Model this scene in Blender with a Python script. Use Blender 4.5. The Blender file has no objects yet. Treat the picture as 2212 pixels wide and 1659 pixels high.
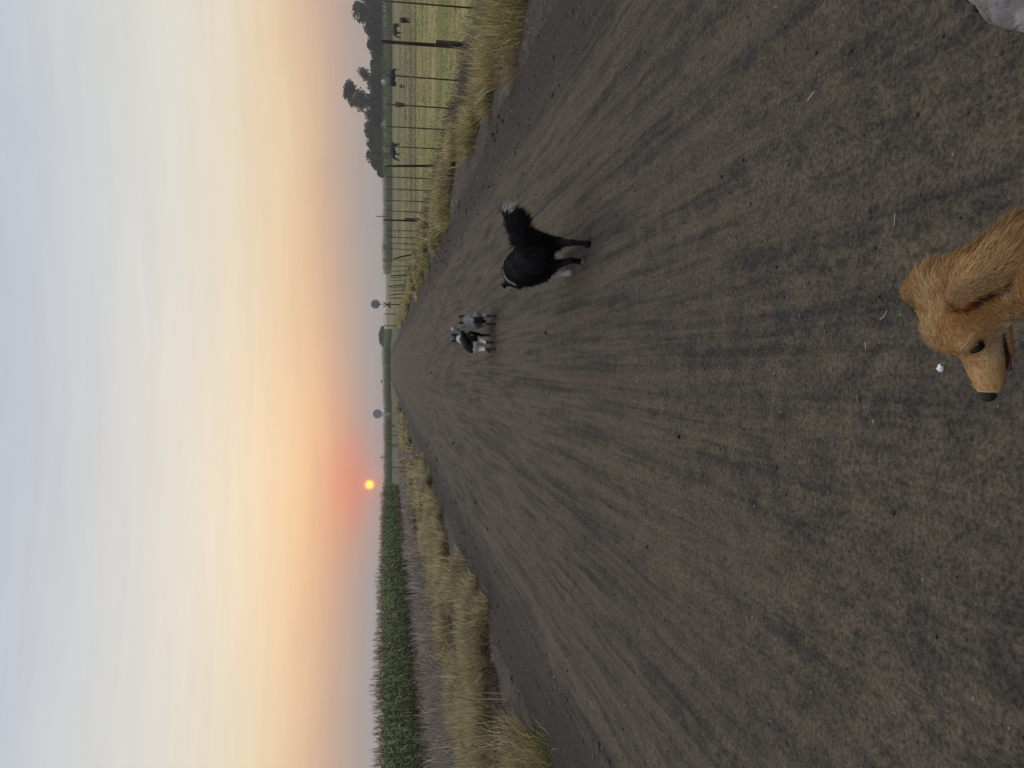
import bpy, math, random
import numpy as np
from mathutils import Vector, Matrix

R = math.radians
rng = np.random.default_rng(7)
random.seed(7)
scene = bpy.context.scene
COL = scene.collection

def lin(r, g, b, k=1.0):
    f = lambda c: (c / 255 / 12.92) if c / 255 <= 0.04045 else ((c / 255 + 0.055) / 1.055) ** 2.4
    return (f(r) * k, f(g) * k, f(b) * k, 1.0)

# ------------------------------------------------------------------ camera
CAM_H = 1.4
PITCH, YAW = R(9.40), R(-1.40)          # looking down, a little left of the road
FPX, UC, VC = 1661.0, 829.5, 1106.0      # upright photograph measured at 1659 x 2212
fw = Vector((math.sin(YAW) * math.cos(PITCH), math.cos(YAW) * math.cos(PITCH), -math.sin(PITCH)))
rt = Vector((math.cos(YAW), -math.sin(YAW), 0.0))
up = rt.cross(fw)
cam_d = bpy.data.cameras.new('camera')
cam = bpy.data.objects.new('camera', cam_d)
COL.objects.link(cam)
m = Matrix.Identity(4)                   # phone turned on its side: image right is down in the world
for i in range(3):
    m[i][0] = -up[i]; m[i][1] = rt[i]; m[i][2] = -fw[i]
m[2][3] = CAM_H
cam.matrix_world = m
cam_d.sensor_width = 36.0
cam_d.lens = 27.03
cam_d.clip_start = 0.02
cam_d.clip_end = 6000
scene.camera = cam

def ray(U, V):
    return (fw + rt * ((U - UC) / FPX) - up * ((V - VC) / FPX))
def at_z(U, V, z=0.0):                   # where that sight line meets height z
    d = ray(U, V); t = (z - CAM_H) / d.z
    return Vector((d.x * t, d.y * t, z))
def at_zc(U, V, zc):
    d = ray(U, V); return Vector((d.x * zc, d.y * zc, CAM_H + d.z * zc))

# ------------------------------------------------------------------ sky, sun, exposure
SUN_D = ray(612, 798).normalized()
SUN_EL = math.asin(SUN_D.z); SUN_AZ = math.atan2(SUN_D.x, SUN_D.y)
world = bpy.data.worlds.new("World"); scene.world = world
world.use_nodes = True
wt = world.node_tree
for n in list(wt.nodes): wt.nodes.remove(n)

class NT:
    def __init__(s, nt): s.nt = nt; s.L = nt.links
    def node(s, t, **k):
        n = s.nt.nodes.new(t)
        for a, v in k.items(): setattr(n, a, v)
        return n
    def put(s, sock, v):
        if isinstance(v, bpy.types.NodeSocket): s.L.new(v, sock)
        else: sock.default_value = v
    def math(s, op, a, b=None, c=None, clamp=False):
        n = s.node('ShaderNodeMath', operation=op, use_clamp=clamp)
        s.put(n.inputs[0], a)
        if b is not None: s.put(n.inputs[1], b)
        if c is not None: s.put(n.inputs[2], c)
        return n.outputs[0]
    def mix(s, f, a, b, blend='MIX'):
        n = s.node('ShaderNodeMix', data_type='RGBA', blend_type=blend)
        s.put(n.inputs[0], f); s.put(n.inputs[6], a); s.put(n.inputs[7], b)
        return n.outputs[2]
    def rng(s, v, a, b, c=0.0, d=1.0):
        n = s.node('ShaderNodeMapRange', interpolation_type='SMOOTHSTEP')
        s.put(n.inputs[0], v); s.put(n.inputs[1], a); s.put(n.inputs[2], b); s.put(n.inputs[3], c); s.put(n.inputs[4], d)
        return n.outputs[0]
    def ramp(s, v, stops):
        n = s.node('ShaderNodeValToRGB'); e = n.color_ramp.elements
        while len(e) < len(stops): e.new(0.5)
        for i, (p, c) in enumerate(stops): e[i].position = p; e[i].color = c
        s.put(n.inputs[0], v); return n.outputs[0]
    def mapping(s, v, scale=(1, 1, 1), loc=(0, 0, 0), rot=(0, 0, 0)):
        n = s.node('ShaderNodeMapping'); s.L.new(v, n.inputs[0])
        n.inputs['Scale'].default_value = scale; n.inputs['Location'].default_value = loc; n.inputs['Rotation'].default_value = rot
        return n.outputs[0]
    def noise(s, v, scale=1.0, detail=3.0, rough=0.55, dist=0.0):
        n = s.node('ShaderNodeTexNoise'); s.L.new(v, n.inputs['Vector'])
        n.inputs['Scale'].default_value = scale; n.inputs['Detail'].default_value = detail
        n.inputs['Roughness'].default_value = rough; n.inputs['Distortion'].default_value = dist
        return n.outputs['Fac']

W = NT(wt)
tc = W.node('ShaderNodeTexCoord').outputs['Generated']
sep = W.node('ShaderNodeSeparateXYZ'); W.L.new(tc, sep.inputs[0])
sx, sy, sz = sep.outputs
streak = W.noise(W.mapping(tc, (2.0, 2.0, 26.0)), 2.2, 4.0, 0.55, 0.4)
streak2 = W.noise(W.mapping(tc, (3.0, 3.0, 9.0), (3, 1, 2)), 1.3, 3.0, 0.5, 0.6)
zz = W.math('ADD', sz, W.math('MULTIPLY', W.math('SUBTRACT', streak2, 0.5), 0.035))
SKY = [(0.0, (162, 151, 149)), (0.018, (171, 157, 151)), (0.042, (183, 163, 153)), (0.066, (202, 173, 155)),
       (0.095, (225, 195, 163)), (0.125, (233, 210, 178)), (0.175, (231, 219, 196)), (0.23, (224, 220, 208)),
       (0.30, (211, 213, 212)), (0.37, (196, 202, 209)), (0.45, (182, 191, 206))]
stops = [(p, lin(*c)) for p, c in SKY] + [(0.62, lin(214, 220, 232, 1.15)), (1.0, lin(230, 236, 246, 1.5))]
base = W.ramp(W.math('MAXIMUM', zz, 0.0), stops)
# red bloom lying along the haze round the sun
az = W.math('SUBTRACT', W.math('ARCTAN2', sx, sy), SUN_AZ)
def gauss(a, wa, b, b0, wb):
    t1 = W.math('POWER', W.math('ABSOLUTE', W.math('DIVIDE', a, wa)), 2.0)
    t2 = W.math('POWER', W.math('ABSOLUTE', W.math('DIVIDE', W.math('SUBTRACT', b, b0), wb)), 2.0)
    return W.math('EXPONENT', W.math('MULTIPLY', W.math('ADD', t1, t2), -1.0))
g1 = gauss(az, 0.125, sz, 0.056, 0.030)
g2 = gauss(az, 0.065, sz, 0.032, 0.030)
g3 = gauss(az, 0.45, sz, 0.085, 0.05)
c = W.mix(W.math('MULTIPLY', g3, 0.22), base, lin(244, 190, 120))
c = W.mix(W.math('MULTIPLY', g1, 0.32), c, lin(238, 140, 98))
c = W.mix(W.math('MULTIPLY', g2, 0.48), c, lin(240, 118, 82))
st = W.math('ADD', 0.925, W.math('MULTIPLY', streak, 0.15))
vm = W.node('ShaderNodeVectorMath', operation='SCALE'); W.L.new(c, vm.inputs[0]); W.L.new(st, vm.inputs['Scale'])
c = vm.outputs[0]
# sun disc
dt = W.node('ShaderNodeVectorMath', operation='DOT_PRODUCT'); W.L.new(tc, dt.inputs[0]); dt.inputs[1].default_value = SUN_D
ang = W.math('ARCCOSINE', W.math('MINIMUM', dt.outputs['Value'], 1.0))
rim = W.rng(ang, R(0.35), R(0.47), 1.0, 0.0)
glow = W.math('EXPONENT', W.math('MULTIPLY', ang, -1 / R(0.55)))
core = W.rng(ang, R(0.18), R(0.38), 1.0, 0.0)
disc = W.mix(core, (1.5, 0.38, 0.07, 1), (2.6, 1.45, 0.10, 1))
c = W.mix(W.math('MULTIPLY', glow, 0.8), c, (1.0, 0.30, 0.12, 1))
c = W.mix(rim, c, disc)
skyt = W.node('ShaderNodeTexSky', sky_type='NISHITA')
skyt.sun_disc = False; skyt.sun_elevation = SUN_EL; skyt.sun_rotation = SUN_AZ; skyt.dust_density = 6.0
bg1 = W.node('ShaderNodeBackground'); W.L.new(skyt.outputs[0], bg1.inputs[0]); bg1.inputs[1].default_value = 0.025
bg2 = W.node('ShaderNodeBackground'); W.L.new(c, bg2.inputs[0]); bg2.inputs[1].default_value = 0.97
add = W.node('ShaderNodeAddShader'); W.L.new(bg1.outputs[0], add.inputs[0]); W.L.new(bg2.outputs[0], add.inputs[1])
wo = W.node('ShaderNodeOutputWorld'); W.L.new(add.outputs[0], wo.inputs[0])

sun_d = bpy.data.lights.new('sun', 'SUN'); sun_d.energy = 0.25; sun_d.angle = R(0.6); sun_d.color = (1.0, 0.45, 0.2)
sun = bpy.data.objects.new('sun', sun_d); COL.objects.link(sun)
sun.rotation_euler = (-SUN_D).to_track_quat('-Z', 'Y').to_euler()
sun.location = (0, 0, 40)

scene.view_settings.view_transform = 'Standard'; scene.view_settings.look = 'None'
scene.view_settings.exposure = 0.0; scene.view_settings.gamma = 1.0
scene.render.engine = 'CYCLES'
cy = scene.cycles
cy.use_denoising = True
cy.max_bounces = 5; cy.diffuse_bounces = 3; cy.glossy_bounces = 2; cy.volume_bounces = 1; cy.transparent_max_bounces = 8
cy.sample_clamp_indirect = 4.0

# ------------------------------------------------------------------ helpers
def tag(o, label=None, cat=None, group=None, kind=None):
    if label: o['label'] = label
    if cat: o['category'] = cat
    if group: o['group'] = group
    if kind: o['kind'] = kind
    return o

def empty(name, loc=(0, 0, 0), rz=0.0):
    o = bpy.data.objects.new(name, None); COL.objects.link(o)
    o.location = loc; o.rotation_euler = (0, 0, rz); o.empty_display_size = 0.2
    return o

def mesh_np(name, V, F, mat, parent=None, col=None, smooth=True, loc=(0, 0, 0)):
    """V (n,3); F: list of (m,k) index arrays, k = 3 or 4"""
    if not isinstance(F, (list, tuple)): F = [F]
    F = [np.asarray(f, dtype=np.int32) for f in F if len(f)]
    me = bpy.data.meshes.new(name)
    V = np.asarray(V, dtype=np.float32)
    me.vertices.add(len(V)); me.vertices.foreach_set('co', V.ravel())
    loops = np.concatenate([f.ravel() for f in F])
    sizes = np.concatenate([np.full(len(f), f.shape[1], np.int32) for f in F])
    starts = np.concatenate([[0], np.cumsum(sizes)[:-1]]).astype(np.int32)
    me.loops.add(len(loops)); me.loops.foreach_set('vertex_index', loops)
    me.polygons.add(len(sizes)); me.polygons.foreach_set('loop_start', starts)
    me.polygons.foreach_set('use_smooth', np.full(len(sizes), smooth, bool))
    if col is not None:
        a = me.color_attributes.new('tint', 'FLOAT_COLOR', 'POINT')
        cc = np.ones((len(V), 4), np.float32); cc[:, :3] = col
        a.data.foreach_set('color', cc.ravel())
    me.update(calc_edges=True); me.validate()
    me.materials.append(mat)
    o = bpy.data.objects.new(name, me); COL.objects.link(o)
    o.location = loc
    if parent is not None: o.parent = parent
    return o

class MB:
    """collects pieces into one mesh"""
    def __init__(s): s.V = []; s.Q = []; s.T = []; s.C = []; s.n = 0
    def add(s, V, Q=None, T=None, C=None):
        V = np.asarray(V, float)
        s.V.append(V)
        if Q is not None and len(Q): s.Q.append(np.asarray(Q) + s.n)
        if T is not None and len(T): s.T.append(np.asarray(T) + s.n)
        if C is not None: s.C.append(np.broadcast_to(np.asarray(C, float), V.shape).copy())
        s.n += len(V); return s
    def build(s, name, mat, parent=None, smooth=True, loc=(0, 0, 0)):
        F = []
        if s.Q: F.append(np.concatenate(s.Q))
        if s.T: F.append(np.concatenate(s.T))
        col = np.concatenate(s.C) if s.C else None
        return mesh_np(name, np.concatenate(s.V), F, mat, parent, col, smooth, loc)
    def tube(s, pts, rad, n=8, cap=True, C=None, rough=0.0):
        pts = np.asarray(pts, float); k = len(pts)
        rad = np.broadcast_to(np.asarray(rad, float), (k,))
        V = []
        ref = np.array([0.31, 0.93, 0.2])
        for i in range(k):
            d = pts[min(i + 1, k - 1)] - pts[max(i - 1, 0)]; d = d / (np.linalg.norm(d) + 1e-9)
            a = np.cross(d, ref); a /= np.linalg.norm(a) + 1e-9; b = np.cross(d, a)
            th = np.arange(n) * 2 * np.pi / n
            rr = rad[i] * (1 + rough * rng.uniform(-1, 1, n))
            V.append(pts[i] + (np.cos(th) * rr)[:, None] * a + (np.sin(th) * rr)[:, None] * b)
        V = np.concatenate(V); Q = []
        for i in range(k - 1):
            for j in range(n):
                Q.append((i * n + j, i * n + (j + 1) % n, (i + 1) * n + (j + 1) % n, (i + 1) * n + j))
        T = []
        if cap:
            V = np.concatenate([V, pts[:1], pts[-1:]])
            for j in range(n):
                T.append((k * n, (j + 1) % n, j)); T.append((k * n + 1, (k - 1) * n + j, (k - 1) * n + (j + 1) % n))
        return s.add(V, Q, T, C)
    def box(s, c, h, rot=None, C=None):
        c = np.asarray(c, float); h = np.asarray(h, float)
        V = np.array([[x, y, z] for x in (-1, 1) for y in (-1, 1) for z in (-1, 1)], float) * h
        if rot is not None: V = V @ np.array(rot).T
        Q = [(0, 1, 3, 2), (4, 6, 7, 5), (0, 4, 5, 1), (2, 3, 7, 6), (0, 2, 6, 4), (1, 5, 7, 3)]
        return s.add(V + c, Q, None, C)

def ribbons(P, side, wid, col=None):
    """P (N,K,3) centre lines, side (N,3) or (N,K,3), wid (N,K) half widths -> V, Q, C"""
    N, K, _ = P.shape
    if side.ndim == 2: side = side[:, None, :]
    V = np.stack([P - side * wid[..., None], P + side * wid[..., None]], 2).reshape(-1, 3)
    b = (np.arange(N) * K * 2)[:, None] + (np.arange(K - 1) * 2)[None, :]
    Q = np.stack([b, b + 1, b + 3, b + 2], -1).reshape(-1, 4)
    C = None
    if col is not None: C = np.repeat(col, K * 2, axis=0)
    return V, Q, C

def unit(v): return v / (np.linalg.norm(v, axis=-1, keepdims=True) + 1e-9)

def vnoise(x, y, seed=0):
    xi = np.floor(x).astype(np.int64); yi = np.floor(y).astype(np.int64)
    fx = x - xi; fy = y - yi; fx = fx * fx * (3 - 2 * fx); fy = fy * fy * (3 - 2 * fy)
    def h(a, b):
        n = (a * 374761393 + b * 668265263 + seed * 974634221) & 0xFFFFFFFF
        n = ((n ^ (n >> 13)) * 1274126177) & 0xFFFFFFFF
        return ((n ^ (n >> 16)) & 0xFFFF) / 65535.0
    return (h(xi, yi) * (1 - fx) + h(xi + 1, yi) * fx) * (1 - fy) + (h(xi, yi + 1) * (1 - fx) + h(xi + 1, yi + 1) * fx) * fy
def fbm(x, y, o=4, seed=0):
    s = 0; a = 0.5; t = 0
    for i in range(o):
        s = s + a * vnoise(x * 2 ** i, y * 2 ** i, seed + i); t += a; a *= 0.5
    return s / t
def sstep(x, a, b):
    t = np.clip((x - a) / (b - a), 0, 1); return t * t * (3 - 2 * t)

# ------------------------------------------------------------------ materials
def material(name):
    m = bpy.data.materials.new(name); m.use_nodes = True
    nt = NT(m.node_tree); b = m.node_tree.nodes['Principled BSDF']
    return m, nt, b
def tinted(name, rough=0.7, spec=0.3, vary=0.12, scale=30.0, translucent=0.0):
    m, n, b = material(name)
    a = n.node('ShaderNodeAttribute', attribute_name='tint')
    g = n.node('ShaderNodeNewGeometry')
    no = n.noise(g.outputs['Position'], scale, 2.0)
    f = n.math('ADD', 1 - vary, n.math('MULTIPLY', no, 2 * vary))
    v = n.node('ShaderNodeVectorMath', operation='SCALE'); n.L.new(a.outputs['Color'], v.inputs[0]); n.L.new(f, v.inputs['Scale'])
    n.L.new(v.outputs[0], b.inputs['Base Color'])
    b.inputs['Roughness'].default_value = rough; b.inputs['Specular IOR Level'].default_value = spec
    if translucent > 0:
        t = n.node('ShaderNodeBsdfTranslucent'); n.L.new(v.outputs[0], t.inputs[0])
        mx = n.node('ShaderNodeMixShader'); mx.inputs[0].default_value = translucent
        n.L.new(b.outputs[0], mx.inputs[1]); n.L.new(t.outputs[0], mx.inputs[2])
        out = m.node_tree.nodes['Material Output']; n.L.new(mx.outputs[0], out.inputs[0])
    return m
def plain(name, c1, c2, scale=20.0, rough=0.7, spec=0.3, metal=0.0, bump=0.0, stretch=(1, 1, 1)):
    m, n, b = material(name)
    tcn = n.node('ShaderNodeTexCoord').outputs['Object']
    no = n.noise(n.mapping(tcn, stretch), scale, 5.0, 0.6)
    n.L.new(n.mix(n.rng(no, 0.3, 0.7), (*c1, 1), (*c2, 1)), b.inputs['Base Color'])
    b.inputs['Roughness'].default_value = rough; b.inputs['Specular IOR Level'].default_value = spec; b.inputs['Metallic'].default_value = metal
    if bump:
        bp = n.node('ShaderNodeBump'); bp.inputs['Strength'].default_value = bump; bp.inputs['Distance'].default_value = 0.01
        n.L.new(no, bp.inputs['Height']); n.L.new(bp.outputs[0], b.inputs['Normal'])
    return m

M_grass = tinted('grass_blade', 0.65, 0.25, 0.15, 3.0, 0.25)
M_maize = tinted('maize_leaf', 0.5, 0.35, 0.15, 2.0, 0.2)
M_leaf = tinted('tree_leaf', 0.6, 0.25, 0.2, 0.6, 0.15)
M_bark = plain('bark', (0.05, 0.04, 0.032), (0.10, 0.085, 0.07), 3.0, 0.9, 0.1, bump=0.6)
M_fur = tinted('fur', 0.75, 0.12, 0.30, 170.0)
M_hide = tinted('hide', 0.6, 0.2, 0.10, 12.0)
M_oldwood = plain('weathered_wood', (0.018, 0.015, 0.013), (0.05, 0.042, 0.036), 14.0, 0.9, 0.15, bump=0.6, stretch=(1, 1, 0.15))
M_iron = plain('rusty_iron', (0.03, 0.022, 0.018), (0.075, 0.05, 0.04), 30.0, 0.7, 0.3, metal=0.3)
M_wire = plain('fence_wire', (0.10, 0.095, 0.09), (0.2, 0.19, 0.18), 30.0, 0.5, 0.4, metal=0.6)
M_plate = plain('galvanised_plate', (0.25, 0.285, 0.33), (0.29, 0.325, 0.37), 6.0, 0.5, 0.3, metal=0.1)
M_platerim = plain('plate_edge', (0.10, 0.115, 0.14), (0.13, 0.145, 0.17), 6.0, 0.5, 0.3)
M_crossdark = plain('cross_board_back', (0.03, 0.02, 0.022), (0.06, 0.035, 0.04), 9.0, 0.7, 0.2)
M_crosspale = plain('cross_board_face', (0.34, 0.34, 0.33), (0.46, 0.45, 0.44), 9.0, 0.6, 0.3)
M_dark = plain('dark_wet_skin', (0.006, 0.005, 0.006), (0.014, 0.012, 0.012), 300.0, 0.5, 0.3, bump=.5)
M_eye = plain('eye_brown', (0.008, 0.004, 0.003), (0.014, 0.006, 0.004), 40.0, 0.3, 0.12)
M_tongue = plain('tongue_pink', (0.11, 0.024, 0.028), (0.17, 0.04, 0.045), 60.0, 0.35, 0.5)
M_mouth = plain('mouth_skin', (0.02, 0.007, 0.008), (0.035, 0.010, 0.012), 60.0, 0.5, 0.4)

# ------------------------------------------------------------------ terrain
def ground_z(x, y):
    x = np.asarray(x, float); y = np.asarray(y, float)
    z = -0.42 * sstep(x, 4.3, 9.0) - 0.20 * sstep(-x, 5.5, 9.5) - 0.06 * sstep(-x, 9.5, 13)
    z = z + 0.05 * np.exp(-((x - 3.3) / 0.35) ** 2) + 0.05 * np.exp(-((x + 3.7) / 0.4) ** 2)
    z = z + (fbm(x * 0.9, y * 0.9, 3, 5) - 0.5) * 0.07 * sstep(np.abs(x), 3.0, 4.0)
    under = (1 - sstep(np.abs(x + 0.2), 2.95, 3.15)) * (1 - sstep(y, 164.5, 166))
    return z - 0.10 * under
def axis(parts):
    a = np.concatenate([np.linspace(p, q, n, endpoint=False) for p, q, n in parts] + [[parts[-1][1]]]); return a
gx = axis([(-1500, -200, 14), (-200, -40, 24), (-40, -14, 40), (-14, 14, 200), (14, 60, 70), (60, 200, 30), (200, 1500, 14)])
gy = axis([(-300, -20, 10), (-20, 0, 20), (0, 40, 180), (40, 180, 160), (180, 400, 30), (400, 1500, 20)])
GX, GY = np.meshgrid(gx, gy, indexing='ij')
GZ = ground_z(GX, GY)
def grid_faces(nx, ny):
    i, j = np.meshgrid(np.arange(nx - 1), np.arange(ny - 1), indexing='ij')
    a = i * ny + j
    return np.stack([a, a + ny, a + ny + 1, a + 1], -1).reshape(-1, 4)

def ground_material():
    m, n, b = material('field_ground')
    g = n.node('ShaderNodeNewGeometry').outputs['Position']
    s = n.node('ShaderNodeSeparateXYZ'); n.L.new(g, s.inputs[0]); x, y, z = s.outputs
    wob = n.math('MULTIPLY', n.math('SUBTRACT', n.noise(g, 0.8, 4.0, 0.6), 0.5), 2.2)
    fine = n.noise(g, 14.0, 5.0, 0.7); mid = n.noise(g, 2.2, 5.0, 0.65); big = n.noise(n.mapping(g, (0.25, 1.0, 1.0)), 0.22, 4.0, 0.6)
    soil = n.mix(n.rng(fine, 0.3, 0.7), (0.045, 0.036, 0.030, 1), (0.105, 0.086, 0.072, 1))
    soil = n.mix(n.math('MULTIPLY', n.rng(mid, 0.45, 0.7), 0.5), soil, (0.12, 0.095, 0.075, 1))
    # pasture: straw yellow and green in long flecks, with bare brown strips
    fle = n.noise(n.mapping(g, (0.35, 1.0, 1.0)), 1.5, 6.0, 0.7)
    pas = n.mix(n.rng(fle, 0.34, 0.60), (0.155, 0.145, 0.055, 1), (0.33, 0.275, 0.125, 1))
    pas = n.mix(n.math('MULTIPLY', n.rng(big, 0.48, 0.62), 0.75), pas, (0.115, 0.150, 0.040, 1))
    strip = n.noise(n.mapping(g, (0.022, 0.14, 1.0)), 1.0, 5.0, 0.62, 0.3)
    pas = n.mix(n.math('MULTIPLY', n.math('MULTIPLY', n.rng(strip, 0.48, 0.60), n.rng(fle, 0.30, 0.50, 0.4, 0.9)), n.rng(y, 24.0, 48.0)), pas, (0.085, 0.066, 0.050, 1))
    pas = n.mix(n.math('MULTIPLY', n.rng(fine, 0.55, 0.75), 0.45), pas, (0.09, 0.08, 0.04, 1))
    # left: grey stubble ground
    stu = n.mix(n.rng(fine, 0.35, 0.65), (0.045, 0.036, 0.034, 1), (0.15, 0.132, 0.118, 1))
    stu = n.mix(n.math('MULTIPLY', n.rng(mid, 0.5, 0.68), 0.7), stu, (0.085, 0.055, 0.042, 1))
    xr = n.math('ADD', x, wob)
    col = n.mix(n.rng(xr, 4.2, 5.6), soil, pas)
    xl = n.math('ADD', x, n.math('MULTIPLY', wob, 0.8))
    col = n.mix(n.rng(xl, -6.6, -5.2, 1.0, 0.0), col, stu)
    bare = n.math('MULTIPLY', n.rng(n.math('ADD', x, n.math('MULTIPLY', wob, 0.5)), -10.6, -9.6, 1.0, 0.0), n.rng(y, 60.0, 80.0, 1.0, 0.0))
    col = n.mix(bare, col, n.mix(n.rng(fine, 0.3, 0.7), (0.075, 0.048, 0.040, 1), (0.12, 0.078, 0.062, 1)))
    far = n.rng(y, 70.0, 90.0)
    farc = n.mix(n.rng(n.noise(n.mapping(g, (0.2, 1, 1)), 0.15, 4.0, 0.6), 0.4, 0.6), (0.135, 0.118, 0.082, 1), (0.085, 0.090, 0.055, 1))
    col = n.mix(n.math('MULTIPLY', far, n.rng(x, 4.0, 9.0, 1.0, 0.35)), col, farc)
    n.L.new(col, b.inputs['Base Color']); b.inputs['Roughness'].default_value = 0.95; b.inputs['Specular IOR Level'].default_value = 0.1
    bp = n.node('ShaderNodeBump'); bp.inputs['Strength'].default_value = 0.9; bp.inputs['Distance'].default_value = 0.04
    n.L.new(n.math('ADD', fine, mid), bp.inputs['Height']); n.L.new(bp.outputs[0], b.inputs['Normal'])
    return m
ground = mesh_np('ground', np.stack([GX, GY, GZ], -1).reshape(-1, 3), grid_faces(len(gx), len(gy)), ground_material())
tag(ground, kind='structure')

# ------------------------------------------------------------------ dirt road
ry = [-5.0]
while ry[-1] < 166.0: ry.append(ry[-1] + max(0.013, 0.011 * abs(ry[-1])) if ry[-1] > 0.9 else ry[-1] + 0.06)
ry = np.array(ry); rx = np.linspace(-3.55, 3.15, 420)
def rut(x, y):
    xs = x + (fbm(y * 0.06, x * 0 + 3.3, 2, 91) - 0.5) * 0.5
    r = (fbm(xs * 2.2, y * 0.035, 3, 21) - 0.5) * 0.055
    r = r + (fbm(xs * 7.0, y * 0.11, 3, 33) - 0.5) * 0.022
    r = r + (fbm(x * 2.1, y * 1.6, 3, 71) - 0.5) * 0.03
    return r
def road_z(x, y):
    x = np.asarray(x, float); y = np.asarray(y, float)
    e = sstep(np.abs(x + 0.2), 2.6, 3.3)
    near = 1 - sstep(y, 10, 30)
    z = 0.004 + rut(x, y) * (1 - 0.3 * e) + 0.035 * e
    z = z + near * ((fbm(x * 11, y * 9, 3, 11) - 0.5) * 0.022 + (fbm(x * 45, y * 42, 2, 13) - 0.5) * 0.011)
    z = z - 0.14 * sstep(np.abs(x + 0.2), 3.2, 3.36)
    return z
RX, RY = np.meshgrid(rx, ry, indexing='ij')
edge = (fbm(RY * 0.5, RX * 0 + 1.5, 3, 44) - 0.5) * 0.5
def road_material():
    m, n, b = material('dirt_road')
    g = n.node('ShaderNodeNewGeometry').outputs['Position']
    s = n.node('ShaderNodeSeparateXYZ'); n.L.new(g, s.inputs[0]); x, y, z = s.outputs
    trk = n.noise(n.mapping(g, (1.0, 0.035, 0.0)), 2.6, 4.0, 0.55, 0.25)
    trk2 = n.noise(n.mapping(g, (1.0, 0.05, 0.0), (4, 0, 0)), 9.0, 4.0, 0.6, 0.15)
    pat = n.noise(n.mapping(g, (1.0, 0.42, 0.0)), 4.2, 6.0, 0.68, 0.3)
    pat2 = n.noise(n.mapping(g, (1.0, 0.8, 0.0), (7, 3, 0)), 8.0, 5.0, 0.66, 0.2)
    grit = n.noise(g, 70.0, 4.0, 0.75); grit2 = n.noise(g, 190.0, 2.0, 0.7)
    tan = (0.134, 0.105, 0.071, 1); gry = (0.054, 0.048, 0.042, 1); red = (0.102, 0.078, 0.062, 1)
    near = n.rng(y, 1.2, 5.0, 1.0, 0.0)
    trk3 = n.noise(n.mapping(g, (1.0, 0.03, 0.0), (9, 2, 0)), 24.0, 3.0, 0.6, 0.1)
    pat3 = n.noise(n.mapping(g, (1.0, 0.7, 0.0), (2, 5, 0)), 19.0, 5.0, 0.7, 0.2)
    pm = n.math('ADD', n.math('MULTIPLY', pat, 0.22), n.math('ADD', n.math('MULTIPLY', pat2, 0.44), n.math('MULTIPLY', pat3, 0.34)))
    tm = n.math('ADD', n.math('MULTIPLY', trk, 0.26), n.math('ADD', n.math('MULTIPLY', trk2, 0.36), n.math('MULTIPLY', trk3, 0.38)))
    wn = n.math('ADD', 0.30, n.math('MULTIPLY', near, 0.34))
    mask = n.math('ADD', n.math('MULTIPLY', pm, wn), n.math('MULTIPLY', tm, n.math('SUBTRACT', 1.0, wn)))
    col = n.mix(n.rng(mask, 0.42, 0.58), gry, tan)
    col = n.mix(n.math('MULTIPLY', n.rng(trk2, 0.45, 0.65), 0.40), col, red)
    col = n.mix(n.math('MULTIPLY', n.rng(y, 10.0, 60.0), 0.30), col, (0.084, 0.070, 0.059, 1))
    gm = n.math('ADD', n.rng(grit, 0.32, 0.68, 0.55, 1.35), n.math('MULTIPLY', n.math('SUBTRACT', grit2, 0.5), 0.7))
    v = n.node('ShaderNodeVectorMath', operation='SCALE'); n.L.new(col, v.inputs[0]); n.L.new(gm, v.inputs['Scale'])
    vo = n.node('ShaderNodeTexVoronoi'); n.L.new(g, vo.inputs['Vector']); vo.inputs['Scale'].default_value = 26.0
    spot = n.math('MULTIPLY', n.rng(vo.outputs['Distance'], 0.10, 0.22, 1.0, 0.0), n.rng(n.noise(g, 5.0, 2.0), 0.5, 0.6))
    sh = n.math('ADD', n.math('ABSOLUTE', n.math('ADD', x, 0.2)), n.math('MULTIPLY', n.math('SUBTRACT', pat2, 0.5), 0.9))
    vs = n.mix(n.math('MULTIPLY', n.rng(sh, 2.25, 2.75), 0.8), v.outputs[0], n.mix(n.rng(grit, 0.4, 0.65), (0.034, 0.029, 0.025, 1), (0.085, 0.070, 0.058, 1)))
    colf = n.mix(n.math('MULTIPLY', spot, 0.5), vs, (0.03, 0.026, 0.024, 1))
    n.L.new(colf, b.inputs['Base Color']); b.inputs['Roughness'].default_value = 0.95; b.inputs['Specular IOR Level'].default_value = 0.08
    bp = n.node('ShaderNodeBump'); bp.inputs['Strength'].default_value = 1.0; bp.inputs['Distance'].default_value = 0.012
    n.L.new(n.math('ADD', n.math('MULTIPLY', trk3, 1.3), n.math('ADD', grit, n.math('MULTIPLY', pat3, 1.2))), bp.inputs['Height']); n.L.new(bp.outputs[0], b.inputs['Normal'])
    return m
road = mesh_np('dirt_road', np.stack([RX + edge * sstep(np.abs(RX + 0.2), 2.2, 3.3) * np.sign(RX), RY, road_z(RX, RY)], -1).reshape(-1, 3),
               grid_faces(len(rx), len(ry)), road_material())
tag(road, kind='structure')

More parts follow.
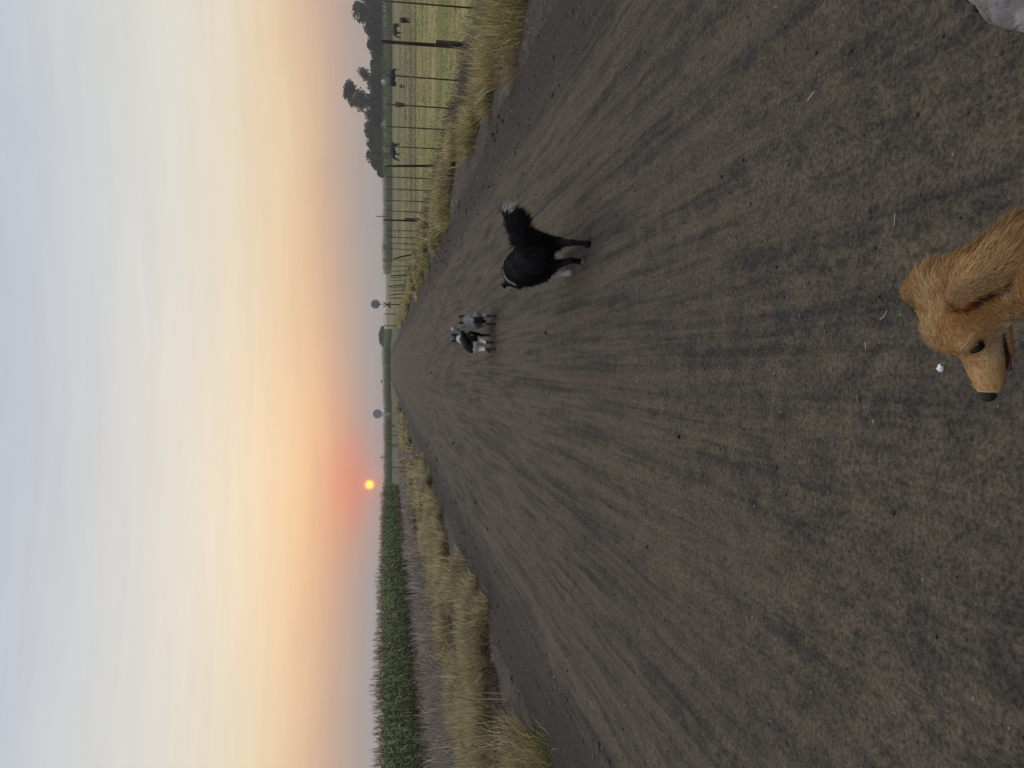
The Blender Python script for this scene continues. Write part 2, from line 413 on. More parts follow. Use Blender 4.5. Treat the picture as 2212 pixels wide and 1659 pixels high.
# stones, crumbs and straw lying on the road
ICO = None
def pebbles(N, size, ymax, x0, x1, cols, name, seed):
    r = np.random.default_rng(seed)
    ph = (1 + 5 ** .5) / 2
    iv = unit(np.array([(-1, ph, 0), (1, ph, 0), (-1, -ph, 0), (1, -ph, 0), (0, -1, ph), (0, 1, ph), (0, -1, -ph), (0, 1, -ph), (ph, 0, -1), (ph, 0, 1), (-ph, 0, -1), (-ph, 0, 1)], float))
    it = np.array([(0, 11, 5), (0, 5, 1), (0, 1, 7), (0, 7, 10), (0, 10, 11), (1, 5, 9), (5, 11, 4), (11, 10, 2), (10, 7, 6), (7, 1, 8), (3, 9, 4), (3, 4, 2), (3, 2, 6), (3, 6, 8), (3, 8, 9), (4, 9, 5), (2, 4, 11), (6, 2, 10), (8, 6, 7), (9, 8, 1)])
    y = 1.0 * (ymax / 1.0) ** r.random(N); x = r.uniform(x0, x1, N)
    sz = size[0] * (size[1] / size[0]) ** (r.random(N) ** 2.2) * (0.75 + y / 9)
    z = road_z(x, y) + sz * 0.25
    V = iv[None] * (1 + r.uniform(-.25, .25, (N, 12, 1))) * (sz[:, None] * np.array([1, 1, 0.7]) * r.uniform(.7, 1.3, (N, 3)))[:, None, :]
    V = V + np.stack([x, y, z], -1)[:, None]
    T = (it[None] + (np.arange(N) * 12)[:, None, None]).reshape(-1, 3)
    cc = np.array(cols)[r.integers(0, len(cols), N)] * r.uniform(.7, 1.25, (N, 1))
    return tag(mesh_np(name, V.reshape(-1, 3), [T], M_hide, None, np.repeat(cc, 12, 0), True), kind='stuff')
pebbles(5200, (0.0016, 0.0075), 25, -3.2, 2.9, [(.05, .045, .04), (.035, .032, .03), (.10, .085, .07), (.16, .14, .12)], 'road_gravel', 3)
pebbles(240, (0.003, 0.013), 30, -3.2, 2.9, [(.012, .011, .01), (.02, .018, .017)], 'dung_crumbs', 5)

pebbles(1300, (0.003, 0.015), 26, 2.2, 3.2, [(.06, .05, .043), (.045, .038, .033), (.09, .075, .062)], 'soil_clods', 8)
pebbles(1300, (0.003, 0.015), 26, -3.6, -2.5, [(.06, .05, .043), (.045, .038, .033), (.09, .075, .062)], 'earth_clods', 9)
def straw(N, seed):
    r = np.random.default_rng(seed)
    y = 1.1 * (22 / 1.1) ** r.random(N)
    x = r.uniform(-3.3, 3.0, N)
    e = r.random(N) < 0.55
    x = np.where(e, np.where(r.random(N) < .65, -2.9 + r.normal(0, .35, N), 2.6 + r.normal(0, .3, N)), x)
    L = r.uniform(.007, .045, N) * np.where(e, 2.0, 1.0); a = r.uniform(0, 2 * np.pi, N)
    d = np.stack([np.cos(a), np.sin(a), r.uniform(-.03, .12, N)], -1)
    z = road_z(x, y) + 0.006
    p0 = np.stack([x, y, z], -1); t = np.linspace(0, 1, 4)
    sd = unit(np.cross(d, np.array([0, 0, 1.0])))
    P = p0[:, None] + d[:, None] * (L[:, None] * t)[..., None] + sd[:, None] * (r.normal(0, .14, N)[:, None] * L[:, None] * (t * (1 - t)) * 2)[..., None]
    w = np.repeat((0.0011 + 0.0004 * y / 4)[:, None], 4, 1) * r.uniform(.7, 1.3, (N, 1))
    c = np.array([.38, .32, .24]) * r.uniform(.35, 1.05, (N, 1))
    tilt = unit(sd * 0.85 + np.array([0, 0, .5]))
    V, Q, C = ribbons(P, tilt, w, c)
    return tag(mesh_np('straw_litter', V, [Q], M_grass, None, C), kind='stuff')
straw(520, 12)
mb = MB(); fp = at_z(1659 - 795, 2042)
for i in range(5):
    mb.box((fp.x + random.uniform(-.004, .004), fp.y + random.uniform(-.005, .005), 0.012 + i * .002), (0.0055, 0.004, 0.0008), Matrix.Rotation(random.uniform(-1, 1), 3, (random.random(), random.random(), 1)))
tag(mb.build('foil_scrap', plain('white_foil', (.6, .6, .62), (.75, .75, .76), 200, .35, .5), smooth=False), 'small white scrap of litter lying on the dirt above the golden dog’s muzzle'.replace('’', "'"), 'litter')

# ------------------------------------------------------------------ grass
def blades(x, y, L, lean, wid, cols, r, K=4, az=None, droop=1.0, zoff=0.0):
    N = len(x)
    if az is None: az = r.uniform(0, 2 * np.pi, N)
    z = ground_z(x, y) + zoff - 0.02
    p0 = np.stack([x, y, z], -1)
    h = np.stack([np.cos(az), np.sin(az), np.zeros(N)], -1)
    t = np.linspace(0, 1, K)
    upc = t[None] - 0.35 * droop * lean[:, None] * t[None] ** 2
    out = lean[:, None] * (0.35 * t[None] + 0.75 * t[None] ** 2)
    P = p0[:, None] + (L[:, None] * out)[..., None] * h[:, None] + (L[:, None] * upc)[..., None] * np.array([0, 0, 1.0])
    P[:, 1:] += r.normal(0, .02, (N, K - 1, 3)) * L[:, None, None]
    sd = np.stack([-np.sin(az), np.cos(az), np.zeros(N)], -1)
    ra = r.uniform(-1, 1, (N, 1)); sd = unit(sd + ra * h)
    taper = np.array([1.0, .9, .65, .12]) if K == 4 else np.linspace(1, .12, K)
    return ribbons(P, sd, wid[:, None] * taper[None], cols)
DRY = np.array([(.44, .365, .205), (.36, .30, .165), (.29, .235, .13), (.50, .42, .26)])
OLIVE = np.array([(.17, .165, .06), (.135, .145, .05), (.20, .175, .07)])
GREYS = np.array([(.20, .18, .165), (.26, .235, .215), (.155, .135, .125), (.12, .10, .10)])
def pick(pal, N, r): return pal[r.integers(0, len(pal), N)] * r.uniform(.72, 1.22, (N, 1))

def verge(name, seed, count, xin, xout, y0, y1, hgt, green_p, gap=.40):
    """a continuous belt of clumps; xin/xout functions of y"""
    r = np.random.default_rng(seed); B = MB()
    for _ in range(count):
        y = y0 * (y1 / y0) ** r.random()
        a, b = xin(y), xout(y)
        cx = a + (b - a) * r.random()
        if fbm(np.array([cx * 1.1]), np.array([y * 0.35]), 2, seed)[0] < gap: continue
        if -4.6 < cx < 0 and 7.6 < y < 9.5: continue
        n = int(np.clip(3600 / (y + 3), 42, 300))
        w = 0.0013 + 0.00036 * y; tone = r.uniform(.52, 1.40) * (np.array([1.04, 1.02, .88]) if cx > 0 else np.array([1.0, .98, .96]))
        rad = r.uniform(.12, .3); th = r.uniform(0, 2 * np.pi, n); rr = rad * np.sqrt(r.random(n))
        dx, dy = np.cos(th) * rr, np.sin(th) * rr
        L = hgt * r.uniform(.55, 1.1) * r.uniform(.55, 1.1, n)
        green = r.random() < green_p
        c = np.where((r.random(n) < (.7 if green else .13))[:, None], pick(OLIVE, n, r), pick(DRY, n, r)) * tone
        V, Q, C = blades(cx + dx, y + dy, L, np.clip(r.normal(.5, .35, n) + rr * .8, .05, 1.5), w * r.uniform(.6, 1.3, n), c, r, az=th + r.normal(0, 1.4, n))
        B.add(V, Q, None, C)
    return tag(B.build(name, M_grass), kind='stuff')
wv = lambda y, s: (fbm(np.array([y * .22]), np.array([s * 7.7]), 3, s)[0] - .5)
verge('roadside_grass_left', 31, 1300, lambda y: -3.62 + wv(y, 3) * .9, lambda y: -6.6 + wv(y, 4) * 1.2, 6.0, 74, .40, .15, .47)
verge('roadside_grass_right', 37, 620, lambda y: 3.15 + wv(y, 5) * .7, lambda y: 4.6 + wv(y, 6) * .5, 12.4, 72, .36, .35, .42)
bpy.data.objects['roadside_grass_left'].name = 'dry_roadside_grass'
bpy.data.objects['roadside_grass_right'].name = 'olive_roadside_grass'

def tuft(name, label, x, y, rad, L0, seed, green, group, n=2600, sq=1.0):
    r = np.random.default_rng(seed); k = max(7, int(26 * rad)); P = []; Cc = []
    Vs = MB()
    for q in range(k):
        a = r.uniform(0, 2 * np.pi); d = rad * r.random() ** .6 * .9; cx, cy = x + d * math.cos(a), y + d * math.sin(a) * sq
        m = n // k; th = r.uniform(0, 2 * np.pi, m); rr = rad * .36 * np.sqrt(r.random(m))
        out = math.atan2(cy - y, cx - x)
        lean = np.clip(.25 + d / rad * .55 + r.normal(0, .3, m), .03, 1.5)
        L = L0 * r.uniform(.55, 1.1) * r.uniform(.45, 1.1, m)
        c = np.where((r.random(m) < green * r.uniform(.2, 1.8))[:, None], pick(OLIVE, m, r), pick(DRY, m, r)) * r.uniform(.72, 1.4) * np.array([1.04, 1.02, .87])
        az = np.where(r.random(m) < .55, out, th) + r.normal(0, .7, m)
        V, Q, C = blades(cx + np.cos(th) * rr, cy + np.sin(th) * rr, L, lean, (0.0013 + .00030 * y) * r.uniform(.6, 1.3, m), c, r, az=az)
        Vs.add(V, Q, None, C)
    z0 = float(ground_z(x, y))
    o = Vs.build(name, M_grass); o.data.transform(Matrix.Translation((-x, -y, -z0))); o.location = (x, y, z0)
    return tag(o, label, 'grass clump', group)
G1 = 'grass clumps at the right edge of the road'
tuft('grass_tuft', 'widest yellow grass clump at the right road edge, running out of the photo', 3.85, 8.2, .72, .50, 1, .35, G1, 4200, 1.1)
tuft('grass_tuft', 'rounded yellow-green grass clump just behind the widest one at the right road edge', 3.72, 9.75, .48, .44, 2, .35, G1, 2400)
tuft('grass_tuft', 'pale spreading grass clump standing alone between the double post and the road', 3.68, 11.9, .48, .40, 3, .45, G1, 2200, 1.5)
tuft('grass_tuft', 'straggling dry grass clump on the left shoulder by a dark hollow', -3.62, 6.4, .55, .42, 4, .25, None, 1500, 1.3)

r_grey = np.array([1.06, 1.0, .92])
# short pasture grass, stubble
def scatter(name, seed, N, y0, y1, xf, L, lean, pal, wk, clump=.5, thr=.4):
    r = np.random.default_rng(seed)
    y = y0 * (y1 / y0) ** (r.random(N) ** 1.0); x = xf(y, r)
    k = fbm(x * clump, y * clump, 3, seed) > thr
    x, y = x[k], y[k]; n = len(x)
    c = pick(pal, n, r)
    V, Q, C = blades(x, y, L(n, r, y), np.clip(r.normal(lean, .3, n), .05, 1.5), (wk[0] + wk[1] * y) * r.uniform(.7, 1.3, n), c, r)
    return tag(mesh_np(name, V, [Q], M_grass, None, C), kind='stuff')
PAST = np.concatenate([OLIVE * 1.15, DRY * np.array([.9, .95, .8]), DRY * np.array([.85, .85, .7])])
scatter('pasture_grass', 51, 90000, 8, 95, lambda y, r: 4.5 + (r.random(len(y)) ** 1.4) * (10 + y * .55), lambda n, r, y: r.uniform(.04, .13, n) * (1 + .004 * y), .8, PAST, (.0018, .00036), .5, .36)
scatter('fence_line_weeds', 53, 9000, 9, 60, lambda y, r: 4.9 + r.normal(0, .28, len(y)), lambda n, r, y: r.uniform(.1, .36, n), .55, np.concatenate([GREYS * .7, OLIVE * .75]), (.0018, .00036), .6, .40)
scatter('grey_stubble', 55, 42000, 12, 75, lambda y, r: -6.2 - r.random(len(y)) * 4.2, lambda n, r, y: .14 + .55 * r.random(n) ** 2 * np.clip(1.15 - .008 * y, .4, 1), .5, GREYS * r_grey, (.0015, .00028), .55, .54)
scatter('verge_seed_stalks', 59, 2600, 6, 60, lambda y, r: np.where(r.random(len(y)) < .68, -3.7 - r.random(len(y)) * 2.9, 3.4 + r.random(len(y)) * 1.2), lambda n, r, y: r.uniform(.35, .72, n), .38, DRY * 1.12, (.0011, .00026), .6, .45)
scatter('hollow_shade_weeds', 60, 9000, 10, 60, lambda y, r: -6.3 - r.random(len(y)) * .9, lambda n, r, y: r.uniform(.1, .4, n), .6, np.array([(.05, .047, .045), (.035, .035, .03), (.07, .065, .05)]), (.0022, .00036), .7, .42)  # shade of the hollows behind the verge, put in as near-black blades
scatter('dead_weeds', 62, 1500, 7.6, 9.6, lambda y, r: -3.75 - r.random(len(y)) * .75, lambda n, r, y: r.uniform(.05, .22, n), .8, np.array([(.085, .05, .035), (.05, .032, .026), (.03, .022, .02), (.12, .08, .055)]), (.0018, .0003), 1.1, .36)
scatter('dry_stalks', 58, 5200, 14, 60, lambda y, r: -6.4 - r.random(len(y)) * 6.8, lambda n, r, y: r.uniform(.35, .85, n), .5, GREYS * np.array([1.65, 1.55, 1.40]), (.0022, .00034), .7, .48)
scatter('shoulder_grass', 57, 7000, 4.5, 30, lambda y, r: np.where(r.random(len(y)) < .6, -3.35 + r.normal(0, .26, len(y)), 3.0 + r.normal(0, .2, len(y))), lambda n, r, y: r.uniform(.03, .12, n), .9, np.concatenate([DRY * .6, GREYS * .7]), (.0014, .0003), 1.2, .5)

# ------------------------------------------------------------------ maize
def maize_plants(B, x, y, r, nleaf=9, K=5, h0=2.25, detail=True):
    N = len(x); z0 = ground_z(x, y)
    H = h0 * r.uniform(.84, 1.12, N) * (.86 + .28 * fbm(x * .35, y * .35, 2, 78)); base = np.stack([x, y, z0 - .03], -1)
    wk = 1.0
    # stalk
    t = np.linspace(0, 1, 3); P = base[:, None] + (H[:, None] * t)[..., None] * np.array([0, 0, 1.0])
    P[:, 1:] += r.normal(0, .03, (N, 2, 3))
    c = np.array([.085, .10, .035]) * r.uniform(.7, 1.2, (N, 1))
    for sd in ((1, 0, 0), (0, 1, 0)):
        B.add(*_rq(P, np.tile(sd, (N, 1)).astype(float), np.tile([.016, .013, .007], (N, 1)), c))
    a0 = r.uniform(0, 2 * np.pi, N)
    for k in range(nleaf):
        f = .12 + .78 * k / (nleaf - 1)
        az = a0 + (k % 2) * np.pi + r.normal(0, .5, N)
        h = np.stack([np.cos(az), np.sin(az), np.zeros(N)], -1)
        L = r.uniform(.55, .9, N) * (1 - .35 * abs(f - .5) * 2)
        tt = np.linspace(0, 1, K)
        rise = r.uniform(.35, .95, N)[:, None] * tt - r.uniform(.5, 1.15, N)[:, None] * tt ** 2
        out = .75 * tt - .12 * tt ** 2
        p = base + np.array([0, 0, 1.0]) * (H * f)[:, None]
        P = p[:, None] + (L[:, None] * out[None])[..., None] * h[:, None] + (L[:, None] * rise)[..., None] * np.array([0, 0, 1.0])
        sd = np.stack([-np.sin(az), np.cos(az), r.normal(0, .4, N)], -1); sd = unit(sd)
        w = np.array([.5, 1, .95, .6, .08]) if K == 5 else np.linspace(1, .1, K)
        dead = (r.random(N) < (.75 if f < .28 else .06))[:, None]
        cg = np.array([(.100, .150, .038), (.076, .118, .034), (.165, .190, .055), (.060, .100, .036)])[r.integers(0, 4, N)] * r.uniform(.75, 1.25, (N, 1)) * (.75 + .7 * fbm(x * .13, y * .13, 2, 77))[:, None]
        cd = np.array([.15, .10, .06]) * r.uniform(.6, 1.3, (N, 1))
        B.add(*_rq(P, sd, (r.uniform(.028, .045, N)[:, None] * w[None] * (1.0 if detail else 1.7)), np.where(dead, cd, cg)))
    for k in range(5 if detail else 3):      # tassel
        az = r.uniform(0, 2 * np.pi, N); h = np.stack([np.cos(az), np.sin(az), np.zeros(N)], -1)
        L = r.uniform(.18, .36, N); s = r.uniform(.1, .75, N) if k else np.zeros(N)
        tt = np.linspace(0, 1, 4)
        P = (base + np.array([0, 0, 1.0]) * (H - .03)[:, None])[:, None] + (L[:, None] * s[:, None] * (tt + tt ** 2) * .6)[..., None] * h[:, None] + (L[:, None] * (tt - .35 * s[:, None] * tt ** 2))[..., None] * np.array([0, 0, 1.0])
        sd = np.stack([-np.sin(az), np.cos(az), np.zeros(N)], -1)
        B.add(*_rq(P, sd, np.tile([.008, .007, .006, .004], (N, 1)) * 1.0, np.array([.22, .17, .085]) * r.uniform(.6, 1.2, (N, 1))))
def _rq(P, sd, w, c):
    V, Q, C = ribbons(P, sd, w, c); return V, Q, None, C
def maize_field(name, seed, label, rows, h0=2.25, nleaf=9, detail=True):
    r = np.random.default_rng(seed); B = MB()
    for (xa, ya, xb, yb, step) in rows:
        n = int(math.hypot(xb - xa, yb - ya) / step); t = (np.arange(n) + r.uniform(-.35, .35, n)) / n
        maize_plants(B, xa + (xb - xa) * t + r.normal(0, .07, n), ya + (yb - ya) * t + r.normal(0, .07, n), r, nleaf, 5 if detail else 4, h0, detail)
    o = B.build(name, M_maize); o['kind'] = 'stuff'
    return tag(o, label, 'maize field')
rows = [(-14.3 - .8 * i, 14 + .5 * i, -14.3 - .8 * i, 92, .23 + .02 * i) for i in range(7)]
rows += [(-20.5 - 1.6 * i, 20 + 2 * i, -20.5 - 1.6 * i, 92, .55) for i in range(4)]
rows += [(-14.3, 92, -60, 92, .3), (-14.3, 91.2, -60, 91.2, .3)]
maize_field('maize_field', 61, 'tall tasselled green maize field along the left of the road', rows, 1.84, 10)
rows = [(-130, 178 + .8 * i, 8.5, 178 + .8 * i, .32) for i in range(9)]
maize_field('maize_field', 62, 'distant strip of green maize across the far end of the road', rows, 1.85, 8, False)
rows = [(25, 184 + .8 * i, 140, 184 + .8 * i, .32) for i in range(9)] + [(25, 184, 25, 215, .35)]
maize_field('maize_field', 63, 'green maize strip behind the cattle pasture in front of the dark tree belt', rows, 2.2, 8, False)

# ------------------------------------------------------------------ trees
def tree(name, label, x, y, H, rx_, rz_, zc, seed, group=None, n=2600, pal=None, leaf=.34, gap=.0, trunk_vis=True, limbs=7, lean=0.0):
    """zc: height of the crown centre"""
    r = np.random.default_rng(seed)
    z0 = float(ground_z(x, y)); root = empty(name, (x, y, z0)); tag(root, label, 'tree', group)
    T = MB(); top = np.array([lean, 0, zc + rz_ * .45])
    T.tube([(0, 0, -.3), (.05, 0, H * .12), (lean * .4, .05, zc * .6), top], [H * .026, H * .02, H * .015, H * .005], 8)
    lumps = []
    for k in range(limbs):
        a = 2 * np.pi * (k + r.random()) / limbs; e = r.uniform(-.45, .95)
        q = np.array([math.cos(a) * rx_ * .62 * math.cos(e), math.sin(a) * rx_ * .62 * math.cos(e), math.sin(e) * rz_ * .62])
        c = np.array([lean, 0, zc]) + q
        s = np.array([lean * .5, 0, max(zc - rz_ * .7, H * .2) + r.uniform(-.1, .2) * rz_])
        T.tube([s, (s + c) / 2 + r.normal(0, .15, 3), c], [H * .010, H * .007, H * .002], 5)
        lumps.append((c, np.array([rx_, rx_, rz_]) * r.uniform(.34, .52)))
    for k in range(4): lumps.append((np.array([lean, 0, zc]) + r.normal(0, .22, 3) * np.array([rx_, rx_, rz_]), np.array([rx_, rx_, rz_]) * r.uniform(.4, .58)))
    T.build('trunk', M_bark, root)
    pal = np.array(pal if pal is not None else [(.030, .042, .022), (.040, .055, .028), (.025, .036, .022), (.05, .06, .03)])
    V = []; C = []
    per = n // len(lumps)
    for c, rad in lumps:
        d = unit(r.normal(0, 1, (per, 3))); p = c + d * rad * (r.random((per, 1)) ** .45)
        V.append(p); C.append(pal[r.integers(0, len(pal))] * r.uniform(.75, 1.25, (per, 1)))
    P = np.concatenate(V); C = np.concatenate(C); N = len(P)
    a = unit(r.normal(0, 1, (N, 3))); b = unit(np.cross(a, r.normal(0, 1, (N, 3)))); s = leaf * r.uniform(.5, 1.2, (N, 1))
    Vq = np.stack([P - a * s, P - b * s * .6, P + a * s, P + b * s * .6], 1).reshape(-1, 3)
    Q = np.arange(N * 4).reshape(-1, 4)
    mesh_np('crown', Vq, [Q], M_leaf, root, np.repeat(C, 4, 0), False)
    return root
TD = 330.0
def tx(yd): return at_zc(1659 - yd, 831, TD)
GB = 'trees in the belt behind the maize'
belt = [  # photo y, top V, half width m, name words
    (368, 812, 2.4), (352, 800, 3.4), (330, 792, 4.0), (308, 788, 4.0), (285, 785, 4.0), (262, 790, 4.0), (238, 791, 4.2), (214, 792, 4.2),
    (190, 793, 4.2), (168, 797, 4.0), (148, 799, 4.0), (128, 801, 4.0), (108, 795, 4.0), (88, 792, 4.2), (66, 788, 4.2), (42, 789, 4.2), (18, 788, 4.2), (-8, 786, 4.4), (-34, 788, 4.5), (-60, 786, 4.5)]
for i, (yd, v, hw) in enumerate(belt):
    p = tx(yd); H = (831 - v) / FPX * TD + 1.8
    random.seed(300 + i); tree('belt_tree', 'dark hazy tree merged into the dense belt behind the maize on the right', p.x, p.y + random.uniform(-4, 4), H, hw * 1.2, H * .56, H * .50, 100 + i, GB, 2800, leaf=.5, limbs=8)
p = tx(211); tree('gum_tree', 'tallest tree rising out of the dark belt, with sky showing through its lower crown', p.x, p.y - 3, 21.0, 6.0, 5.6, 15.0, 201, None, 2000, leaf=.55, limbs=8)
p = tx(222); tree('gum_tree', 'loose lower tree leaning against the tallest one in the dark belt', p.x + 1, p.y + 3, 14.5, 4.8, 4.2, 10.4, 203, None, 800, leaf=.5, limbs=8)
p = tx(166); tree('gum_tree', 'thin open-crowned tree beside the tallest one above the dark belt', p.x, p.y - 2, 14.2, 3.2, 4.2, 9.8, 207, None, 620, leaf=.45, limbs=7)
p = tx(36); tree('gum_tree', 'broad rounded tree rising from the belt near the photo edge', p.x, p.y - 3, 16.2, 5.2, 5.0, 11.2, 211, None, 1400, leaf=.55, limbs=8)
p = tx(2); tree('gum_tree', 'small-headed tree above the belt at the very edge of the photo', p.x, p.y - 3, 12.2, 3.0, 3.4, 8.8, 213, None, 700, leaf=.45, limbs=6)
p = at_zc(934, 831, 430); tree('shade_tree', 'single low broad tree on the horizon just right of the end of the road', p.x, p.y, 6.0, 5.8, 2.8, 3.0, 221, None, 1700, leaf=.5, limbs=8)

# ------------------------------------------------------------------ fences
def zc_point(U, X, dz=0.0):
    """point on the line x = X seen at column U"""
    d = ray(U, 831); t = X / d.x
    y = d.y * t
    return X, y, float(ground_z(X, y))
def post_mesh(root, name, x, y, z, H, rad, lean=(0, 0), mat=None, n=8):
    b = MB(); b.tube([(x, y, z - .15), (x + lean[0] * .5, y + lean[1] * .5, z + H * .5), (x + lean[0], y + lean[1], z + H)], [rad * 1.05, rad, rad * .93], n, rough=.06)
    return b.build(name, mat or M_oldwood, root)
def wires(root, pts, heights, rad, sag=.03):
    for h in heights:
        b = MB(); line = []
        for (a, c) in zip(pts[:-1], pts[1:]):
            for t in np.linspace(0, 1, 6, endpoint=False):
                line.append((a[0] + (c[0] - a[0]) * t, a[1] + (c[1] - a[1]) * t, a[2] + h * a[3] + (c[2] + h * c[3] - a[2] - h * a[3]) * t - sag * 4 * t * (1 - t) * random.uniform(.5, 1.2)))
        e = pts[-1]; line.append((e[0], e[1], e[2] + h * e[3]))
        b.tube(line, rad, 4, False); b.build('wire', M_wire, root)
XR = 5.1
rf = empty('wire_fence', (XR, 12, 0)); tag(rf, 'wire fence of dark wooden posts and thin droppers along the pasture on the right', 'fence')
rf.location = (0, 0, 0)
ptsR = []
def R_post(yd_top, H, rad, kind, lean=(0, 0), stub=None):
    x, y, z = zc_point(1659 - yd_top, XR)
    o = post_mesh(rf, kind, x, y, z, H, rad, lean, M_oldwood if kind == 'post' else M_iron, 8 if kind == 'post' else 6)
    if stub:
        b = MB(); b.tube([(x + rad * 1.9, y - .01, z - .2), (x + rad * 1.8, y - .01, z + stub)], [rad * 1.25, rad * 1.2], 8, rough=.06); b.build('splint', M_oldwood, o)
    if kind == 'post': ptsR.append((x + lean[0] * .5, y, z, min(H, 1.4) / 1.4))
    return o
# one post beyond the frame so the wires run on
px, py, pz = XR, 5.0, float(ground_z(XR, 5.0)); ptsR.append((px, py, pz, 1.0)); post_mesh(rf, 'post', px, py, pz, 1.45, .06)
R_post(2, 1.45, .012, 'dropper')
def zt(V, yd): # absolute height of a top seen at row V
    x, y, z = zc_point(1659 - yd, XR); zc = fw.x * x + fw.y * y
    zc = zc + 0.0
    return CAM_H - (V - 831) / FPX * zc - z
R_post(90, zt(824, 90), .027, 'post', stub=.62)
for yd, v in ((164, 834), (226, 834), (273, 834), (316, 834)): R_post(yd, zt(v, yd), .013, 'dropper', (random.uniform(-.02, .02), 0))
R_post(352, zt(832, 352), .030, 'post', (-.08, 0))
for yd, v in ((382, 834), (408, 834), (432, 834), (456, 834)): R_post(yd, zt(v, yd), .014, 'dropper', (random.uniform(-.02, .02), 0))
R_post(475, zt(828, 475), .030, 'post', stub=.75)
for yd, v in ((496, 834), (512, 836), (526, 840), (538, 842)): R_post(yd, zt(v, yd), .016, 'dropper', (random.uniform(-.05, .03), 0))
R_post(545, zt(850, 545), 0.036, 'post', (-.28, 0))
for yd, v in ((560, 846), (573, 847), (582, 847)): R_post(yd, zt(v, yd), .018, 'dropper', (random.uniform(-.12, .0), 0))
R_post(592, zt(843, 592), 0.036, 'post', (-.10, 0))
for yd in (598, 604): R_post(yd, zt(842, yd), .018, 'dropper', (-.05, 0))
R_post(613, zt(839.5, 613), 0.036, 'post', (-.16, 0))
for yd in (620, 626): R_post(yd, zt(841, yd), .02, 'dropper', (-.05, 0))
R_post(633, zt(840, 633), 0.036, 'post', (-.14, 0))
R_post(642, zt(841, 642), 0.036, 'post', (-.08, 0))
wires(rf, ptsR, (.18, .42, .68, .95, 1.25), .0022)

XL = -9.7
lf = empty('wire_fence', (0, 0, 0)); tag(lf, 'low sagging wire fence with few posts between the stubble and the maize on the left', 'fence')
ptsL = []
def L_post(U, top, rad, kind, lean=(0, 0)):
    d = ray(U, 831); t = XL / d.x; y = d.y * t; z = float(ground_z(XL, y)); zc = fw.x * XL + fw.y * y
    H = CAM_H - (top - 831) / FPX * zc - z
    post_mesh(lf, kind, XL, y, z, H, rad, lean, M_oldwood if kind == 'post' else M_iron, 8 if kind == 'post' else 6)
    ptsL.append((XL + lean[0] * .8, y, z, H / 1.15))
x, y, z = XL, 14.0, float(ground_z(XL, 14.0)); post_mesh(lf, 'post', x, y, z, 1.15, .05); ptsL.append((x, y, z, 1.0))
L_post(83, 873, .014, 'dropper', (.1, 0)); L_post(208, 870, .016, 'dropper', (-.14, 0)); L_post(374, 857, .038, 'post'); L_post(446, 866, .016, 'dropper', (-.12, 0))
L_post(562, 854.5, .04, 'post'); L_post(636, 850, .02, 'dropper'); L_post(649, 847, .05, 'post'); L_post(694, 846, .045, 'dropper'); L_post(698, 845.5, .05, 'post')
L_post(718, 846, .05, 'post'); L_post(726, 846, .03, 'dropper'); L_post(737, 845, .06, 'post', (.1, 0)); L_post(742, 843, .07, 'post', (-.45, 0))
wires(lf, ptsL, (.3, .68, 1.05), .003, .06)

# ------------------------------------------------------------------ level-crossing signs
def octagon(B, c, r, th, ry=0.0):
    a = np.arange(8) * np.pi / 4 + np.pi / 8
    V = np.concatenate([np.stack([c[0] + np.cos(a) * r, np.full(8, c[1] - th), c[2] + np.sin(a) * r], -1), np.stack([c[0] + np.cos(a) * r, np.full(8, c[1] + th), c[2] + np.sin(a) * r], -1)])
    V = np.concatenate([V, [[c[0], c[1] - th, c[2]], [c[0], c[1] + th, c[2]]]])
    T = []; Q = []
    for i in range(8):
        j = (i + 1) % 8
        T += [(16, i, j), (17, 8 + j, 8 + i)]; Q.append((i, 8 + i, 8 + j, j))
    B.add(V, Q, T)
def crossing_sign(label, U, vc, zc, back):
    c = at_zc(U, vc, zc); x, y = c.x, c.y; z0 = float(ground_z(x, y)); root = empty('crossing_sign', (x, y, z0)); tag(root, label, 'road sign', 'octagonal signs at the level crossing')
    hz = c.z - z0
    pb = MB()
    if back:
        pb.tube([(0, 0, -.2), (0, 0, hz + .28)], .03, 8)
    else:
        pb.tube([(0, .05, -.2), (0, .05, hz + .2)], .04, 8)
    pb.build('pole', M_iron if back else M_plate, root)
    R0 = .44
    b = MB(); octagon(b, (0, .036 if back else -.0, hz), R0, .004); pl = b.build('octagon_plate', M_plate, root, False)
    b = MB()
    a = np.arange(9) * np.pi / 4 + np.pi / 8
    b.tube([(math.cos(t) * (R0 - .015), (.036 if back else -.002) - (.012 if back else .006), hz + math.sin(t) * (R0 - .015)) for t in a], .017 if back else .012, 6, False); b.build('rim', M_platerim, pl)
    if back:
        b = MB()
        for dz in (-.18, .22): b.box((0, .018, hz + dz), (R0 * .84, .008, .016))
        b.box((.19, .004, hz + .02), (.012, .006, .2)); b.box((-.21, .004, hz + .02), (.012, .006, .2)); b.build('bracket', M_platerim, pl, False)
    return root, hz
rs, hz = crossing_sign('dark-backed octagonal sign with a bracket frame, behind the right fence', 1002, 811, 72, True)
